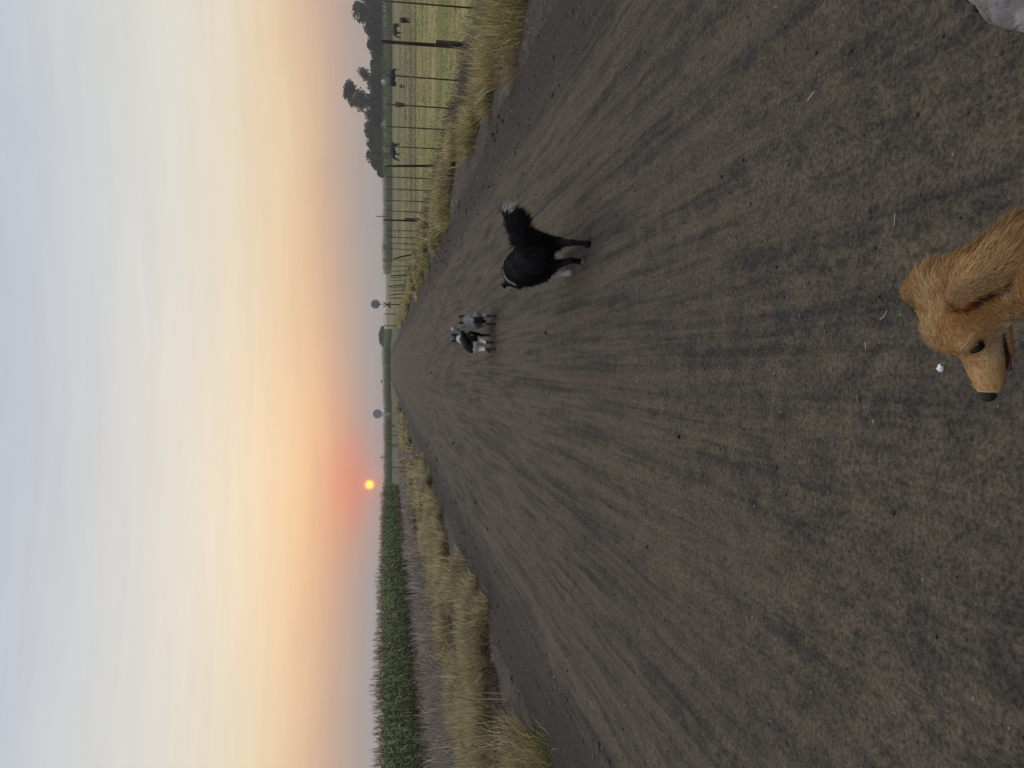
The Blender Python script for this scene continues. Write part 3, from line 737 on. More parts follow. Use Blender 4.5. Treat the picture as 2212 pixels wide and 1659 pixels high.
# crossbuck and its post stand just in front of it
cpos = at_zc(1001, 837, 70); z0 = float(ground_z(cpos.x, cpos.y)); cb = empty('crossbuck', (cpos.x, cpos.y, z0)); tag(cb, 'dark six-armed crossbuck on a thick post below the right octagonal sign', 'road sign')
hz = cpos.z - z0 + .02
b = MB(); b.tube([(0.02, .06, -.2), (.02, .06, hz - .02)], [.055, .05], 8); b.build('pole', M_oldwood, cb)
for zo, ang in ((.02, 27), (.02, -30), (-.06, -8)):
    pass
for k, ang in enumerate((58, 122)):
    b = MB(); b.box((0, -.005 * k, hz), (.42, .012, .045), Matrix.Rotation(-R(ang), 3, 'Y')); b.build('cross_arm', M_crossdark, cb, False)
b = MB(); b.box((-.12, -.02, hz - .12), (.24, .012, .04), Matrix.Rotation(R(-38), 3, 'Y')); b.build('cross_arm', M_crossdark, cb, False)
ls, hz = crossing_sign('plain blue-grey octagonal sign standing out against the sky left of the road', 765, 815.5, 72, False)
for k, (ang, L, dz, mat) in enumerate(((62, .40, -.74, M_crosspale), (-58, .34, -.80, M_crosspale))):
    b = MB(); b.box((-.06, -.03 - .02 * k, hz + dz), (L, .012, .05), Matrix.Rotation(R(ang) if True else 0, 3, 'Y')); b.build('cross_arm', mat, ls, False)
# barrier frame beside the right sign
gp = at_z(955, 859, -.05); gr = empty('barrier_frame', (gp.x, gp.y, gp.z)); tag(gr, 'dark post-and-rail frame between the right crossing sign and the road', 'barrier')
ph = CAM_H - (829.5 - 831) / FPX * (gp.y) - gp.z
b = MB(); b.tube([(0, 0, -.2), (0, 0, ph)], .05, 8); b.build('post', M_oldwood, gr)
b = MB(); b.tube([(1.35, .3, -.2), (1.35, .3, ph + .02)], .045, 8); b.build('post', M_oldwood, gr)
b = MB(); b.tube([(0, 0, ph - .02), (1.35, .3, ph)], .022, 6); b.build('rail', M_iron, gr)

# far things on the skyline
def pole(U, vtop, zc, label, cross):
    p = at_zc(U, 831, zc); z0 = float(ground_z(p.x, p.y)); H = CAM_H + (831 - vtop) / FPX * zc - z0
    o = empty('power_pole', (p.x, p.y, z0)); tag(o, label, 'pole')
    b = MB(); b.tube([(0, 0, -.3), (0, 0, H)], [.22, .16], 6); b.build('shaft', M_oldwood, o)
    if cross: b = MB(); b.box((0, -.2, H - .7), (1.1, .12, .12)); b.build('crossarm', M_oldwood, o, False)
pole(1659 - 824, 821, 380, 'far pole on the skyline left of the end of the road', True)
pole(1659 - 988, 821, 380, 'far pole on the skyline between the left sign and the sun', True)
pole(1659 - 1129, 822, 420, 'far pole on the skyline just left of the sun', False)
pole(1659 - 468, 813, 320, 'thin tall mast on the skyline behind the doubled fence post', False)
p = at_zc(1659 - 535, 831, 330); z0 = float(ground_z(p.x, p.y)); hu = empty('field_hut', (p.x, p.y, z0)); tag(hu, 'tiny dark hut on the skyline at the end of the right maize strip', 'hut')
b = MB(); b.box((0, 0, 1.0), (.9, .9, 1.15)); b.build('wall', M_oldwood, hu, False)
b = MB(); b.box((0, 0, 2.22), (1.05, 1.05, .07), Matrix.Rotation(R(6), 3, 'X')); b.build('roof', M_platerim, hu, False)
M_tank = plain('pale_tank', (.42, .36, .35), (.5, .43, .42), 2.0, .6, .2)
for U, lab in ((1659 - 564, 'pale round tank on the skyline nearer the tiny hut'), (1659 - 577, 'pale round tank on the skyline farther from the tiny hut')):
    p = at_zc(U, 831, 560); z0 = float(ground_z(p.x, p.y)); o = empty('storage_tank', (p.x, p.y, z0)); tag(o, lab, 'tank')
    b = MB(); b.tube([(0, 0, -.2), (0, 0, 2.9)], 1.5, 16); b.build('drum', M_tank, o)
    th = np.linspace(0, np.pi / 2, 5); b = MB(); b.tube([(0, 0, 2.91 + math.sin(t) * .9) for t in th], [1.49 * math.cos(t) + .01 for t in th], 16); b.build('dome', M_tank, o)

# ------------------------------------------------------------------ animals: smooth-union bodies turned into one continuous mesh
def smin(a, b, k):
    h = np.clip(.5 + .5 * (b - a) / k, 0, 1); return b * (1 - h) + a * h - k * h * (1 - h)
class Body:
    def __init__(s): s.pr = []
    def cap(s, a, b, ra, rb, k=.03): s.pr.append(('c', np.array(a, float), np.array(b, float), ra, rb, k)); return s
    def chain(s, pts, rad, k=.03):
        for i in range(len(pts) - 1): s.cap(pts[i], pts[i + 1], rad[i], rad[i + 1], k)
        return s
    def ell(s, c, r, k=.03, rot=None, sub=False): s.pr.append(('e' if not sub else 's', np.array(c, float), np.array(r, float), None if rot is None else np.array(rot), 0, k)); return s
    def xform(s, fn, rotm=None, start=0):
        for i in range(start, len(s.pr)):
            p = s.pr[i]
            if p[0] == 'c': s.pr[i] = ('c', fn(p[1]), fn(p[2]), p[3], p[4], p[5])
            else: s.pr[i] = (p[0], fn(p[1]), p[2], (rotm if p[3] is None else rotm @ p[3]), 0, p[5])
    def mesh(s, axes):
        X, Y, Z = axes; f = np.full((len(X), len(Y), len(Z)), 1.0)
        for p in s.pr:
            if p[0] == 'c':
                lo = np.minimum(p[1] - p[3], p[2] - p[4]); hi = np.maximum(p[1] + p[3], p[2] + p[4])
            else:
                m = max(p[2]); lo = p[1] - m; hi = p[1] + m
            mg = p[5] + .03
            sl = []
            for A, l, h in zip((X, Y, Z), lo - mg, hi + mg):
                i0 = max(np.searchsorted(A, l) - 1, 0); i1 = min(np.searchsorted(A, h) + 1, len(A)); sl.append(slice(i0, i1))
            if any(q.stop - q.start < 1 for q in sl): continue
            gx_, gy_, gz_ = np.meshgrid(X[sl[0]], Y[sl[1]], Z[sl[2]], indexing='ij')
            P = np.stack([gx_, gy_, gz_], -1)
            if p[0] == 'c':
                ba = p[2] - p[1]; t = np.clip(((P - p[1]) @ ba) / (ba @ ba + 1e-12), 0, 1)
                d = np.linalg.norm(P - p[1] - t[..., None] * ba, axis=-1) - (p[3] + (p[4] - p[3]) * t)
            else:
                q = P - p[1]
                if p[3] is not None: q = q @ p[3]
                k0 = np.linalg.norm(q / p[2], axis=-1); k1 = np.linalg.norm(q / p[2] ** 2, axis=-1) + 1e-9
                d = k0 * (k0 - 1) / k1
                d = np.where(k0 < 1e-3, -min(p[2]), d)
            cur = f[tuple(sl)]
            f[tuple(sl)] = smin(cur, d, p[5]) if p[0] != 's' else -smin(-cur, d, p[5])
        return surface_nets(f, X, Y, Z)
def surface_nets(f, X, Y, Z):
    s = f < 0; nx, ny, nz = f.shape
    cnt = np.zeros((nx - 1, ny - 1, nz - 1)); acc = np.zeros((nx - 1, ny - 1, nz - 1, 3))
    c8 = [(i, j, k) for i in (0, 1) for j in (0, 1) for k in (0, 1)]
    ax = [X, Y, Z]
    def sub(A, o): return A[o[0]:nx - 1 + o[0], o[1]:ny - 1 + o[1], o[2]:nz - 1 + o[2]]
    for a in c8:
        for d in range(3):
            if a[d]: continue
            b = list(a); b[d] = 1
            fa, fb = sub(f, a), sub(f, b); m = (fa < 0) != (fb < 0)
            idx = np.argwhere(m)
            if not len(idx): continue
            t = fa[m] / (fa[m] - fb[m])
            p = np.stack([ax[e][idx[:, e] + a[e]] for e in range(3)], -1).astype(float)
            p[:, d] += t * (ax[d][idx[:, d] + 1] - ax[d][idx[:, d]])
            acc[m] += p; cnt[m] += 1
    act = cnt > 0; vid = np.full(cnt.shape, -1, np.int64); vid[act] = np.arange(act.sum())
    V = acc[act] / cnt[act][:, None]; F = []
    for d in range(3):
        u, v = (d + 1) % 3, (d + 2) % 3
        sl0 = [slice(None)] * 3; sl1 = [slice(None)] * 3
        sl0[d] = slice(0, -1); sl1[d] = slice(1, None)
        for q in (sl0, sl1): q[u] = slice(1, -1); q[v] = slice(1, -1)
        A, B = s[tuple(sl0)], s[tuple(sl1)]; idx = np.argwhere(A != B)
        if not len(idx): continue
        fl = A[tuple(idx.T)]
        idx[:, u] += 1; idx[:, v] += 1
        q = []
        for du, dv in ((-1, -1), (0, -1), (0, 0), (-1, 0)):
            w = idx.copy(); w[:, u] += du; w[:, v] += dv; q.append(vid[tuple(w.T)])
        q = np.stack(q, -1); q[~fl] = q[~fl][:, ::-1]; F.append(q)
    F = np.concatenate(F)
    for _ in range(2):                       # relax
        n = np.zeros(len(V)); a = np.zeros_like(V)
        for i in range(4):
            for j in ((i + 1) % 4, (i + 3) % 4): np.add.at(a, F[:, i], V[F[:, j]]); np.add.at(n, F[:, i], 1)
        V = .5 * V + .5 * a / np.maximum(n, 1)[:, None]
    return V, F
def vnormals(V, F):
    n = np.cross(V[F[:, 2]] - V[F[:, 0]], V[F[:, 3]] - V[F[:, 1]]); N = np.zeros_like(V)
    for i in range(4): np.add.at(N, F[:, i], n)
    return unit(N)
def fur(name, V, F, N, length, comb, colour, width, parent, seed, lift=.35, K=4, grav=.15, jit=.16, clump=0.0, keep=None):
    """strands rooted on the skin; length(p), comb(p, n), colour(p) work on arrays"""
    r = np.random.default_rng(seed)
    A = np.linalg.norm(np.cross(V[F[:, 2]] - V[F[:, 0]], V[F[:, 3]] - V[F[:, 1]]), axis=1)
    VN = vnormals(V, F)
    f = r.choice(len(F), N, p=A / A.sum()); u, v = r.random((2, N, 1))
    q = F[f]; mixv = lambda T: (T[q[:, 0]] * (1 - u) + T[q[:, 1]] * u) * (1 - v) + (T[q[:, 3]] * (1 - u) + T[q[:, 2]] * u) * v
    p = mixv(V); n = unit(mixv(VN))
    if keep is not None:
        k = keep(p); p, n = p[k], n[k]; N = len(p)
    L = length(p) * r.uniform(.65, 1.15, N)
    c = comb(p, n); c = unit(c - (c * n).sum(-1, keepdims=True) * n + 1e-6)
    if clump > 0:
        a_ = np.stack([np.sin(p[:, 0] * 91 + p[:, 1] * 57), np.sin(p[:, 1] * 83 + p[:, 2] * 71), np.sin(p[:, 2] * 97 + p[:, 0] * 45)], -1); c = unit(c + a_ * clump)
    j = r.normal(0, jit, (N, 3))
    d0 = unit(n * lift + c * (1 - lift) + j); d1 = unit(n * lift * .3 + c + np.array([0, 0, -grav * 3]) + j * 1.3)
    t = np.linspace(0, 1, K)
    P = p[:, None] - n[:, None] * (.0004 if name == 'head_fur' else .0015) + L[:, None, None] * (d0[:, None] * t[None, :, None] + (d1 - d0)[:, None] * (t ** 2)[None, :, None] * .5)
    side = unit(np.cross(d0, n) + 1e-6); side = unit(side + n * r.normal(0, .25, (N, 1)))
    w = width * r.uniform(.7, 1.3, (N, 1)) * np.array([1, .9, .7, .12])[None] if K == 4 else width * np.linspace(1, .12, K)[None] * np.ones((N, 1))
    col = colour(p) * r.uniform(.62, 1.32, (N, 1))
    Vr, Q, C = ribbons(P, side, w, col)
    return mesh_np(name, Vr, [Q], M_fur, parent, C)

def ballmesh(name, c, rad, mat, parent, n=12, rot=None):
    th = np.linspace(0, np.pi, n); B = MB(); ph = np.arange(2 * n) * np.pi / n
    V = np.array([[math.sin(t) * math.cos(p_), math.sin(t) * math.sin(p_), math.cos(t)] for t in th for p_ in ph]) * np.array(rad)
    if rot is not None: V = V @ np.array(rot).T
    m_ = 2 * n; Q = [(i * m_ + j, i * m_ + (j + 1) % m_, (i + 1) * m_ + (j + 1) % m_, (i + 1) * m_ + j) for i in range(n - 1) for j in range(m_)]
    B.add(V + np.array(c), Q); return B.build(name, mat, parent)

def hind(B, s, hip, knee, hock, toe, k=.025, f=1.0):
    B.chain([hip, knee], [.078 * f, .052 * f], .04); B.chain([knee, hock], [.046 * f, .024 * f], k); B.chain([hock, toe], [.022 * f, .021 * f], .015)
    B.ell((toe[0] + .022, toe[1], toe[2] - .004), (.040, .025, .022), .012)
def fore(B, s, sh, el, wr, toe, k=.025, f=1.0):
    B.chain([sh, el], [.07 * f, .044 * f], .04); B.chain([el, wr], [.036 * f, .024 * f], k); B.chain([wr, toe], [.022 * f, .021 * f], .015)
    B.ell((toe[0] + .022, toe[1], toe[2] - .004), (.038, .026, .022), .012)
def head_prims(B, c, yaw=0.0, pitch=0.0, s=1.0, ear='drop', roll=0.0):
    i0 = len(B.pr)
    B.ell((0, 0, 0), (.080, .064, .062), .03); B.ell((.05, 0, .002), (.052, .050, .046), .03)
    for y in (-1, 1): B.ell((.035, y * .036, -.030), (.052, .030, .040), .03)
    B.cap((.075, 0, -.026), (.158, 0, -.036), .039, .028, .03)
    B.cap((.05, 0, -.058), (.145, 0, -.062), .026, .017, .02)
    for y in (-1, 1):
        if ear == 'drop': B.cap((-.005, y * .058, .035), (-.050, y * .082, -.030), .020, .026, .02)
        elif ear == 'prick': B.cap((-.01, y * .045, .045), (-.014, y * .062, .125), .030, .005, .015)
        elif ear == 'half': B.cap((-.01, y * .050, .045), (-.02, y * .072, .085), .028, .012, .015); B.cap((-.02, y * .072, .085), (.012, y * .088, .075), .013, .008, .01)
    M = (Matrix.Rotation(yaw, 3, 'Z') @ Matrix.Rotation(-pitch, 3, 'Y') @ Matrix.Rotation(roll, 3, 'X'))
    Mn = np.array(M); c = np.array(c)
    for i in range(i0, len(B.pr)):
        p = B.pr[i]
        if p[0] == 'c': B.pr[i] = ('c', Mn @ (p[1] * s) + c, Mn @ (p[2] * s) + c, p[3] * s, p[4] * s, p[5])
        else: B.pr[i] = (p[0], Mn @ (p[1] * s) + c, p[2] * s, Mn, 0, p[5])
    return lambda q: Mn @ (np.array(q) * s) + c, Mn

def grid_axes(lo, hi, h): return [np.arange(l, H + h, h) for l, H in zip(lo, hi)]

# --- black collie with a white collar and plumed tail, trotting away
def hash3(p, s): return np.modf(np.abs(np.sin(p @ np.array([127.1, 311.7, 74.7]) * s) * 43758.5))[0]
def soft(p, sc, seed=0):
    return fbm(p[:, 0] * sc + p[:, 2] * sc * .7, p[:, 1] * sc + p[:, 2] * sc * .7 + 11, 3, seed)

cp = at_zc(UC + .905 / 5.62 * FPX, 831, 5.62)
def place(zc, xc):
    p = Vector((0, 0, 0)) + Vector((math.sin(YAW), math.cos(YAW), 0)) * zc * 1.0 + rt * xc
    return p
def dog_root(name, label, zc, xc, heading_right):
    """zc: depth along the camera axis at ground level"""
    d = (zc - CAM_H * math.sin(PITCH)) / math.cos(PITCH)
    p = place(d, xc)
    a = YAW + heading_right
    o = empty(name, (p.x, p.y, 0.0), math.pi / 2 - a); o['label'] = label; o['category'] = 'dog'
    o.location.z = float(road_z(p.x, p.y)) - .004
    return o

A = dog_root('dog', 'black long-haired dog with white collar and raised plumed tail, nearest of those trotting ahead', 5.66, .905, 0.0)
B = Body()
B.ell((.17, .015, .345), (.21, .128, .145), .05).cap((.08, .01, .365), (-.22, 0, .39), .122, .114, .05).ell((-.25, 0, .375), (.12, .122, .12), .05)
B.cap((.28, .02, .40), (.43, .045, .405), .105, .082, .04)
hx, hM = head_prims(B, (.50, .06, .395), .35, -.22, 1.0, 'half')
hind(B, -1, (-.25, -.075, .36), (-.20, -.080, .25), (-.385, -.062, .145), (-.385, -.058, .028), f=.88)
hind(B, 1, (-.24, .07, .36), (-.13, .070, .245), (-.29, .045, .13), (-.235, .040, .03), f=.88)
fore(B, 1, (.23, .08, .33), (.15, .085, .23), (.17, .075, .11), (.13, .070, .03))
fore(B, -1, (.23, -.08, .33), (.20, -.085, .23), (.30, -.08, .16), (.27, -.075, .06))
B.chain([(-.31, -.02, .44), (-.37, -.09, .485), (-.42, -.165, .53), (-.43, -.225, .58)], [.052, .062, .062, .034], .02)
V, F = B.mesh(grid_axes((-.55, -.34, -.02), (.78, .24, .70), .010))
BLK = np.array([.009, .009, .011]); WHT = np.array([.48, .46, .45]); TANP = np.array([.30, .27, .25])
def colA(p):
    c = np.tile(BLK, (len(p), 1))
    w = soft(p, 25, 3) * .05
    tail = (p[:, 1] * .8 - (p[:, 2] - .5) * .25 + w < -.172) & (p[:, 0] < -.33) & (p[:, 2] > .50); c[tail] = WHT * .9
    neck = (p[:, 0] + w > .355) & (p[:, 0] + w < .425) & (p[:, 2] > .38); c[neck] = WHT
    paws = (p[:, 2] + w < .062); c[paws & (p[:, 0] > -.3)] = TANP
    foot = (p[:, 2] < .17) & (p[:, 0] > .03); c[foot] = WHT * .8
    bl = (np.abs(p[:, 1] - .06 - (p[:, 0] - .5) * .36) < .012) & (p[:, 0] > .53); c[bl] = WHT * .8
    return c
bodyA = mesh_np('body', V, [F], M_fur, A, colA(V))
def lenA(p):
    L = np.full(len(p), .032)
    L[(p[:, 0] < -.30) & (p[:, 2] > .43)] = .085
    L[(p[:, 2] < .2)] = .012; L[p[:, 0] > .46] = .012
    L[(p[:, 0] < -.2) & (p[:, 2] > .2) & (p[:, 2] < .43)] = .045
    L[(p[:, 0] > .2) & (p[:, 0] < .45) & (p[:, 2] > .2)] = .045
    return L
def combA(p, n):
    c = np.tile([-.9, 0, -.35], (len(p), 1)).astype(float)
    t = (p[:, 0] < -.32) & (p[:, 2] > .44); c[t] = (-.25, -.75, .0)
    return c
fur('coat', V, F, 26000, lenA, combA, colA, .0022, A, 5, .38, 4, .22, .2)
ballmesh('nose', hx((.182, 0, -.030)), (.014, .013, .011), M_dark, A, 8)
for s in (1, -1): ballmesh('eye', hx((.072, s * .036, .016)), (.010,) * 3, M_eye, A, 8)

# --- black and white dog with curled grey tail
Bd = dog_root('dog', 'black and white prick-eared dog with raised grey-tipped tail, trotting beside the grey one', 10.05, .545, R(11))
B = Body()
B.ell((.17, 0, .34), (.19, .105, .125), .05).cap((.08, 0, .36), (-.22, 0, .375), .098, .088, .05).ell((-.24, 0, .36), (.11, .095, .105), .05)
B.cap((.27, 0, .40), (.40, 0, .475), .080, .065, .04)
hx, hM = head_prims(B, (.46, 0, .49), -.1, -.12, .95, 'prick')
hind(B, -1, (-.24, -.06, .34), (-.16, -.06, .235), (-.33, -.046, .15), (-.31, -.04, .05), f=.95)
hind(B, 1, (-.24, .06, .34), (-.19, .06, .23), (-.37, .055, .13), (-.38, .045, .028), f=.95)
fore(B, 1, (.22, .075, .31), (.15, .08, .22), (.12, .12, .12), (.04, .15, .05), f=.95)
fore(B, -1, (.22, -.075, .31), (.20, -.08, .22), (.27, -.07, .12), (.28, -.07, .03), f=.95)
B.chain([(-.31, -.01, .42), (-.36, -.09, .455), (-.38, -.165, .50), (-.36, -.215, .585), (-.32, -.24, .65)], [.038, .040, .038, .034, .022], .02)
V, F = B.mesh(grid_axes((-.5, -.34, -.02), (.74, .26, .72), .011))
GRY = np.array([.20, .205, .215]); BRN = np.array([.055, .038, .030])
def colB(p):
    c = np.tile(BLK, (len(p), 1)); w = (soft(p, 16, 8) - .5) * .09
    neck = (p[:, 0] + w > .26) & (p[:, 0] + w < .35) & (p[:, 2] > .3); c[neck] = WHT * .75
    th = (p[:, 2] + w * .6 < .335) & (p[:, 0] < .1); c[th] = WHT * 1.25
    sp = (np.hypot(p[:, 0] - .02, p[:, 2] - .29) < .065) & (p[:, 1] > .02); c[sp] = BLK
    lo = (p[:, 2] + w * .4 < .165); c[lo] = BRN
    hp = (p[:, 1] < -.055) & (p[:, 2] > .27) & (p[:, 0] < -.05); c[hp] = BLK
    t = (p[:, 0] < -.28) & (p[:, 2] > .525); c[t] = GRY * .7
    tip = (p[:, 2] > .64) & (p[:, 0] < 0); c[tip] = WHT
    return c
Bd.scale = (.87,) * 3
mesh_np('body', V, [F], M_fur, Bd, colB(V))
def lenB(p):
    L = np.full(len(p), .014); L[(p[:, 0] < -.28) & (p[:, 2] > .46)] = .022; L[p[:, 2] < .17] = .007; L[p[:, 0] > .4] = .007; return L
def combB(p, n):
    c = np.tile([-.9, 0, -.45], (len(p), 1)).astype(float); t = (p[:, 0] < -.3) & (p[:, 2] > .45); c[t] = (.2, -.6, .6); return c
fur('coat', V, F, 9000, lenB, combB, colB, .0026, Bd, 6, .3, 4, .1, .15)

# --- grey speckled cattle dog
Cd = dog_root('dog', 'grey speckled prick-eared dog with a hanging black tail, right of the black and white one', 9.98, .83, R(5))
B = Body()
B.ell((.16, 0, .30), (.18, .108, .12), .05).cap((.08, 0, .315), (-.2, 0, .325), .100, .094, .05).ell((-.22, 0, .315), (.11, .100, .10), .05)
B.cap((.25, 0, .34), (.36, .0, .385), .080, .068, .04)
hx, hM = head_prims(B, (.42, 0, .385), 0, -.15, .98, 'prick')
hind(B, -1, (-.22, -.06, .30), (-.15, -.068, .21), (-.33, -.062, .125), (-.335, -.060, .028), f=.92)
hind(B, 1, (-.22, .06, .30), (-.15, .068, .21), (-.31, .062, .125), (-.30, .062, .028), f=.92)
fore(B, 1, (.2, .07, .28), (.15, .075, .2), (.2, .07, .10), (.19, .065, .028), f=.92)
fore(B, -1, (.2, -.07, .28), (.14, -.075, .2), (.13, -.07, .11), (.06, -.065, .05), f=.92)
B.chain([(-.30, 0, .355), (-.36, .005, .31), (-.375, .012, .24), (-.375, .02, .18)], [.032, .036, .036, .022], .02)
V, F = B.mesh(grid_axes((-.46, -.24, -.02), (.70, .24, .58), .011))
def colC(p):
    c = np.tile(GRY * .62, (len(p), 1)); sp = soft(p, 45, 9)
    c = c * (0.55 + 1.1 * sstep(sp, .35, .65))[:, None]
    t = (p[:, 0] < -.325) & (p[:, 2] < .345) & (np.abs(p[:, 1] - .01) < .05) & (p[:, 2] > .14); c[t] = BLK
    w = (p[:, 1] < -.045) & (p[:, 2] > .15) & (p[:, 2] < .34) & (p[:, 0] < -.15); c[w] = GRY * 1.25
    lo = p[:, 2] < .155; c[lo] = BRN * .9
    c[(p[:, 0] > .33) & (p[:, 2] > .40)] = BLK
    return c
Cd.scale = (.85,) * 3
mesh_np('body', V, [F], M_fur, Cd, colC(V))
def lenC(p):
    L = np.full(len(p), .013); L[(p[:, 0] < -.33) & (p[:, 2] < .36)] = .022; L[p[:, 2] < .15] = .006; L[p[:, 0] > .34] = .006; return L
def combC(p, n):
    c = np.tile([-.9, 0, -.45], (len(p), 1)).astype(float); t = (p[:, 0] < -.33) & (p[:, 2] < .36); c[t] = (0, 0, -1); return c
fur('coat', V, F, 9000, lenC, combC, colC, .0026, Cd, 7, .3, 4, .1, .15)

# --- golden retriever close to the camera, head in profile
GH = at_zc(1014, 2062, 1.335)                # skull centre
Fd = np.array(Vector((-1.0, .05, -.30)).normalized()); Ld = unit(np.cross([0, 0, 1.0], Fd)); Ud = np.cross(Fd, Ld)
HM = np.stack([Fd, Ld, Ud], 1)               # head axes as columns (forward, left, up)
gc = np.array(GH)
def hp(q): return HM @ np.array(q, float) + gc
def local(p): return (p - gc) @ HM
golden = empty('dog', (gc[0] + .35, gc[1] - .45, 0)); tag(golden, 'golden long-haired dog close to the camera, head turned sideways with its mouth open', 'dog')
g0 = np.array([gc[0] + .35, gc[1] - .45, 0.0])
B = Body()
B.ell(hp((.018, 0, -.002)), (.066, .062, .055), .03, HM)
B.ell(hp((.045, 0, .006)), (.046, .048, .044), .025, HM)
for s in (1, -1):
    B.ell(hp((.055, s * .024, .022)), (.030, .022, .022), .02, HM)          # brows
    B.ell(hp((.018, s * .036, -.030)), (.055, .028, .038), .03, HM)         # cheeks
    B.ell(hp((.112, s * .012, -.036)), (.046, .016, .019), .02, HM)         # flews
B.cap(hp((.080, 0, -.020)), hp((.160, 0, -.030)), .028, .0185, .03)
B.cap(hp((.03, 0, -.068)), hp((.122, 0, -.080)), .024, .011, .014)            # lower jaw
B.ell(hp((.168, 0, -.030)), (.016, .018, .016), .012, HM)
for s in (1, -1): B.ell(hp((.088, s * .0445, .006)), (.016, .012, .009), .006, HM, sub=True)   # eye sockets
# ears: the near one folded back, the far one lifted
el_ = unit(np.array([-.52, .80, -.30])); en_ = np.array([.10, .45, .88]); en_ = unit(en_ - en_ @ el_ * el_); ew_ = np.cross(el_, en_)
WS_ = 1.0 if ew_[0] > 0 else -1.0
EAR = HM @ np.stack([el_, en_, ew_], 1)
B.cap(hp((.002, .046, .036)), hp((-.004, .076, .048)), .016, .012, .012)
EC_ = np.array([-.030, .110, .040]) - ew_ * WS_ * .010; B.ell(hp(EC_), (.060, .0095, .028), .004, EAR)
B.chain([hp((-.004, -.038, .030)), hp((-.016, -.048, .032)), hp((-.036, -.054, .014))], [.018, .017, .011], .012)
# neck and body
N1, N2, N3 = (np.array(at_z(*q)) for q in ((1040, 2118, .40), (1082, 2240, .37), (1112, 2420, .34)))
B.chain([hp((-.01, 0, -.01)), N1, N2, N3], [.056, .058, .078, .11], .03)
bd = np.array([.22, -.97, 0]); bd /= np.linalg.norm(bd); sdv = np.array([-bd[1], bd[0], 0])
w0 = N3 + np.array([.03, -.10, 0]); w0[2] = .42
bp_ = lambda a, b, z: np.array([w0[0] + bd[0] * a + sdv[0] * b, w0[1] + bd[1] * a + sdv[1] * b, z])
B.chain([bp_(0, 0, .34), bp_(.25, 0, .36), bp_(.58, 0, .37)], [.15, .14, .125], .06)
for s in (1, -1):
    B.chain([bp_(-.02, s * .09, .34), bp_(.05, s * .095, .24), bp_(.0, s * .09, .11), bp_(.0, s * .09, .03)], [.075, .05, .032, .028], .03)
    B.chain([bp_(.56, s * .085, .36), bp_(.48, s * .09, .24), bp_(.64, s * .085, .14), bp_(.60, s * .085, .03)], [.085, .06, .03, .027], .03)
B.chain([bp_(.68, 0, .44), bp_(.85, .03, .40), bp_(1.0, .06, .34)], [.04, .045, .02], .03)
lo = np.array([gc[0] - .26, gc[1] - 1.35, -.01]); hi = np.array([gc[0] + 1.0, gc[1] + .20, gc[2] + .2])
def mixed(a, b, c_, fine, coarse):
    """fine spacing on [b, c_], coarse elsewhere on [a, ...]"""
    return np.concatenate([np.arange(a, b, coarse), np.arange(b, c_, fine)])
X = np.concatenate([np.arange(gc[0] - .24, gc[0] + .16, .0042), np.arange(gc[0] + .16, hi[0], .013)])
Y = np.concatenate([np.arange(lo[1], gc[1] - .17, .013), np.arange(gc[1] - .17, gc[1] + .18, .0042)])
Z = np.concatenate([np.arange(lo[2], gc[2] - .20, .013), np.arange(gc[2] - .20, gc[2] + .14, .0042)])
V, F = B.mesh([X, Y, Z])
GOLD = np.array([.36, .185, .068]); PALE = np.array([.45, .285, .135]); RUST = np.array([.27, .105, .030]); CREAM = np.array([.50, .43, .34])
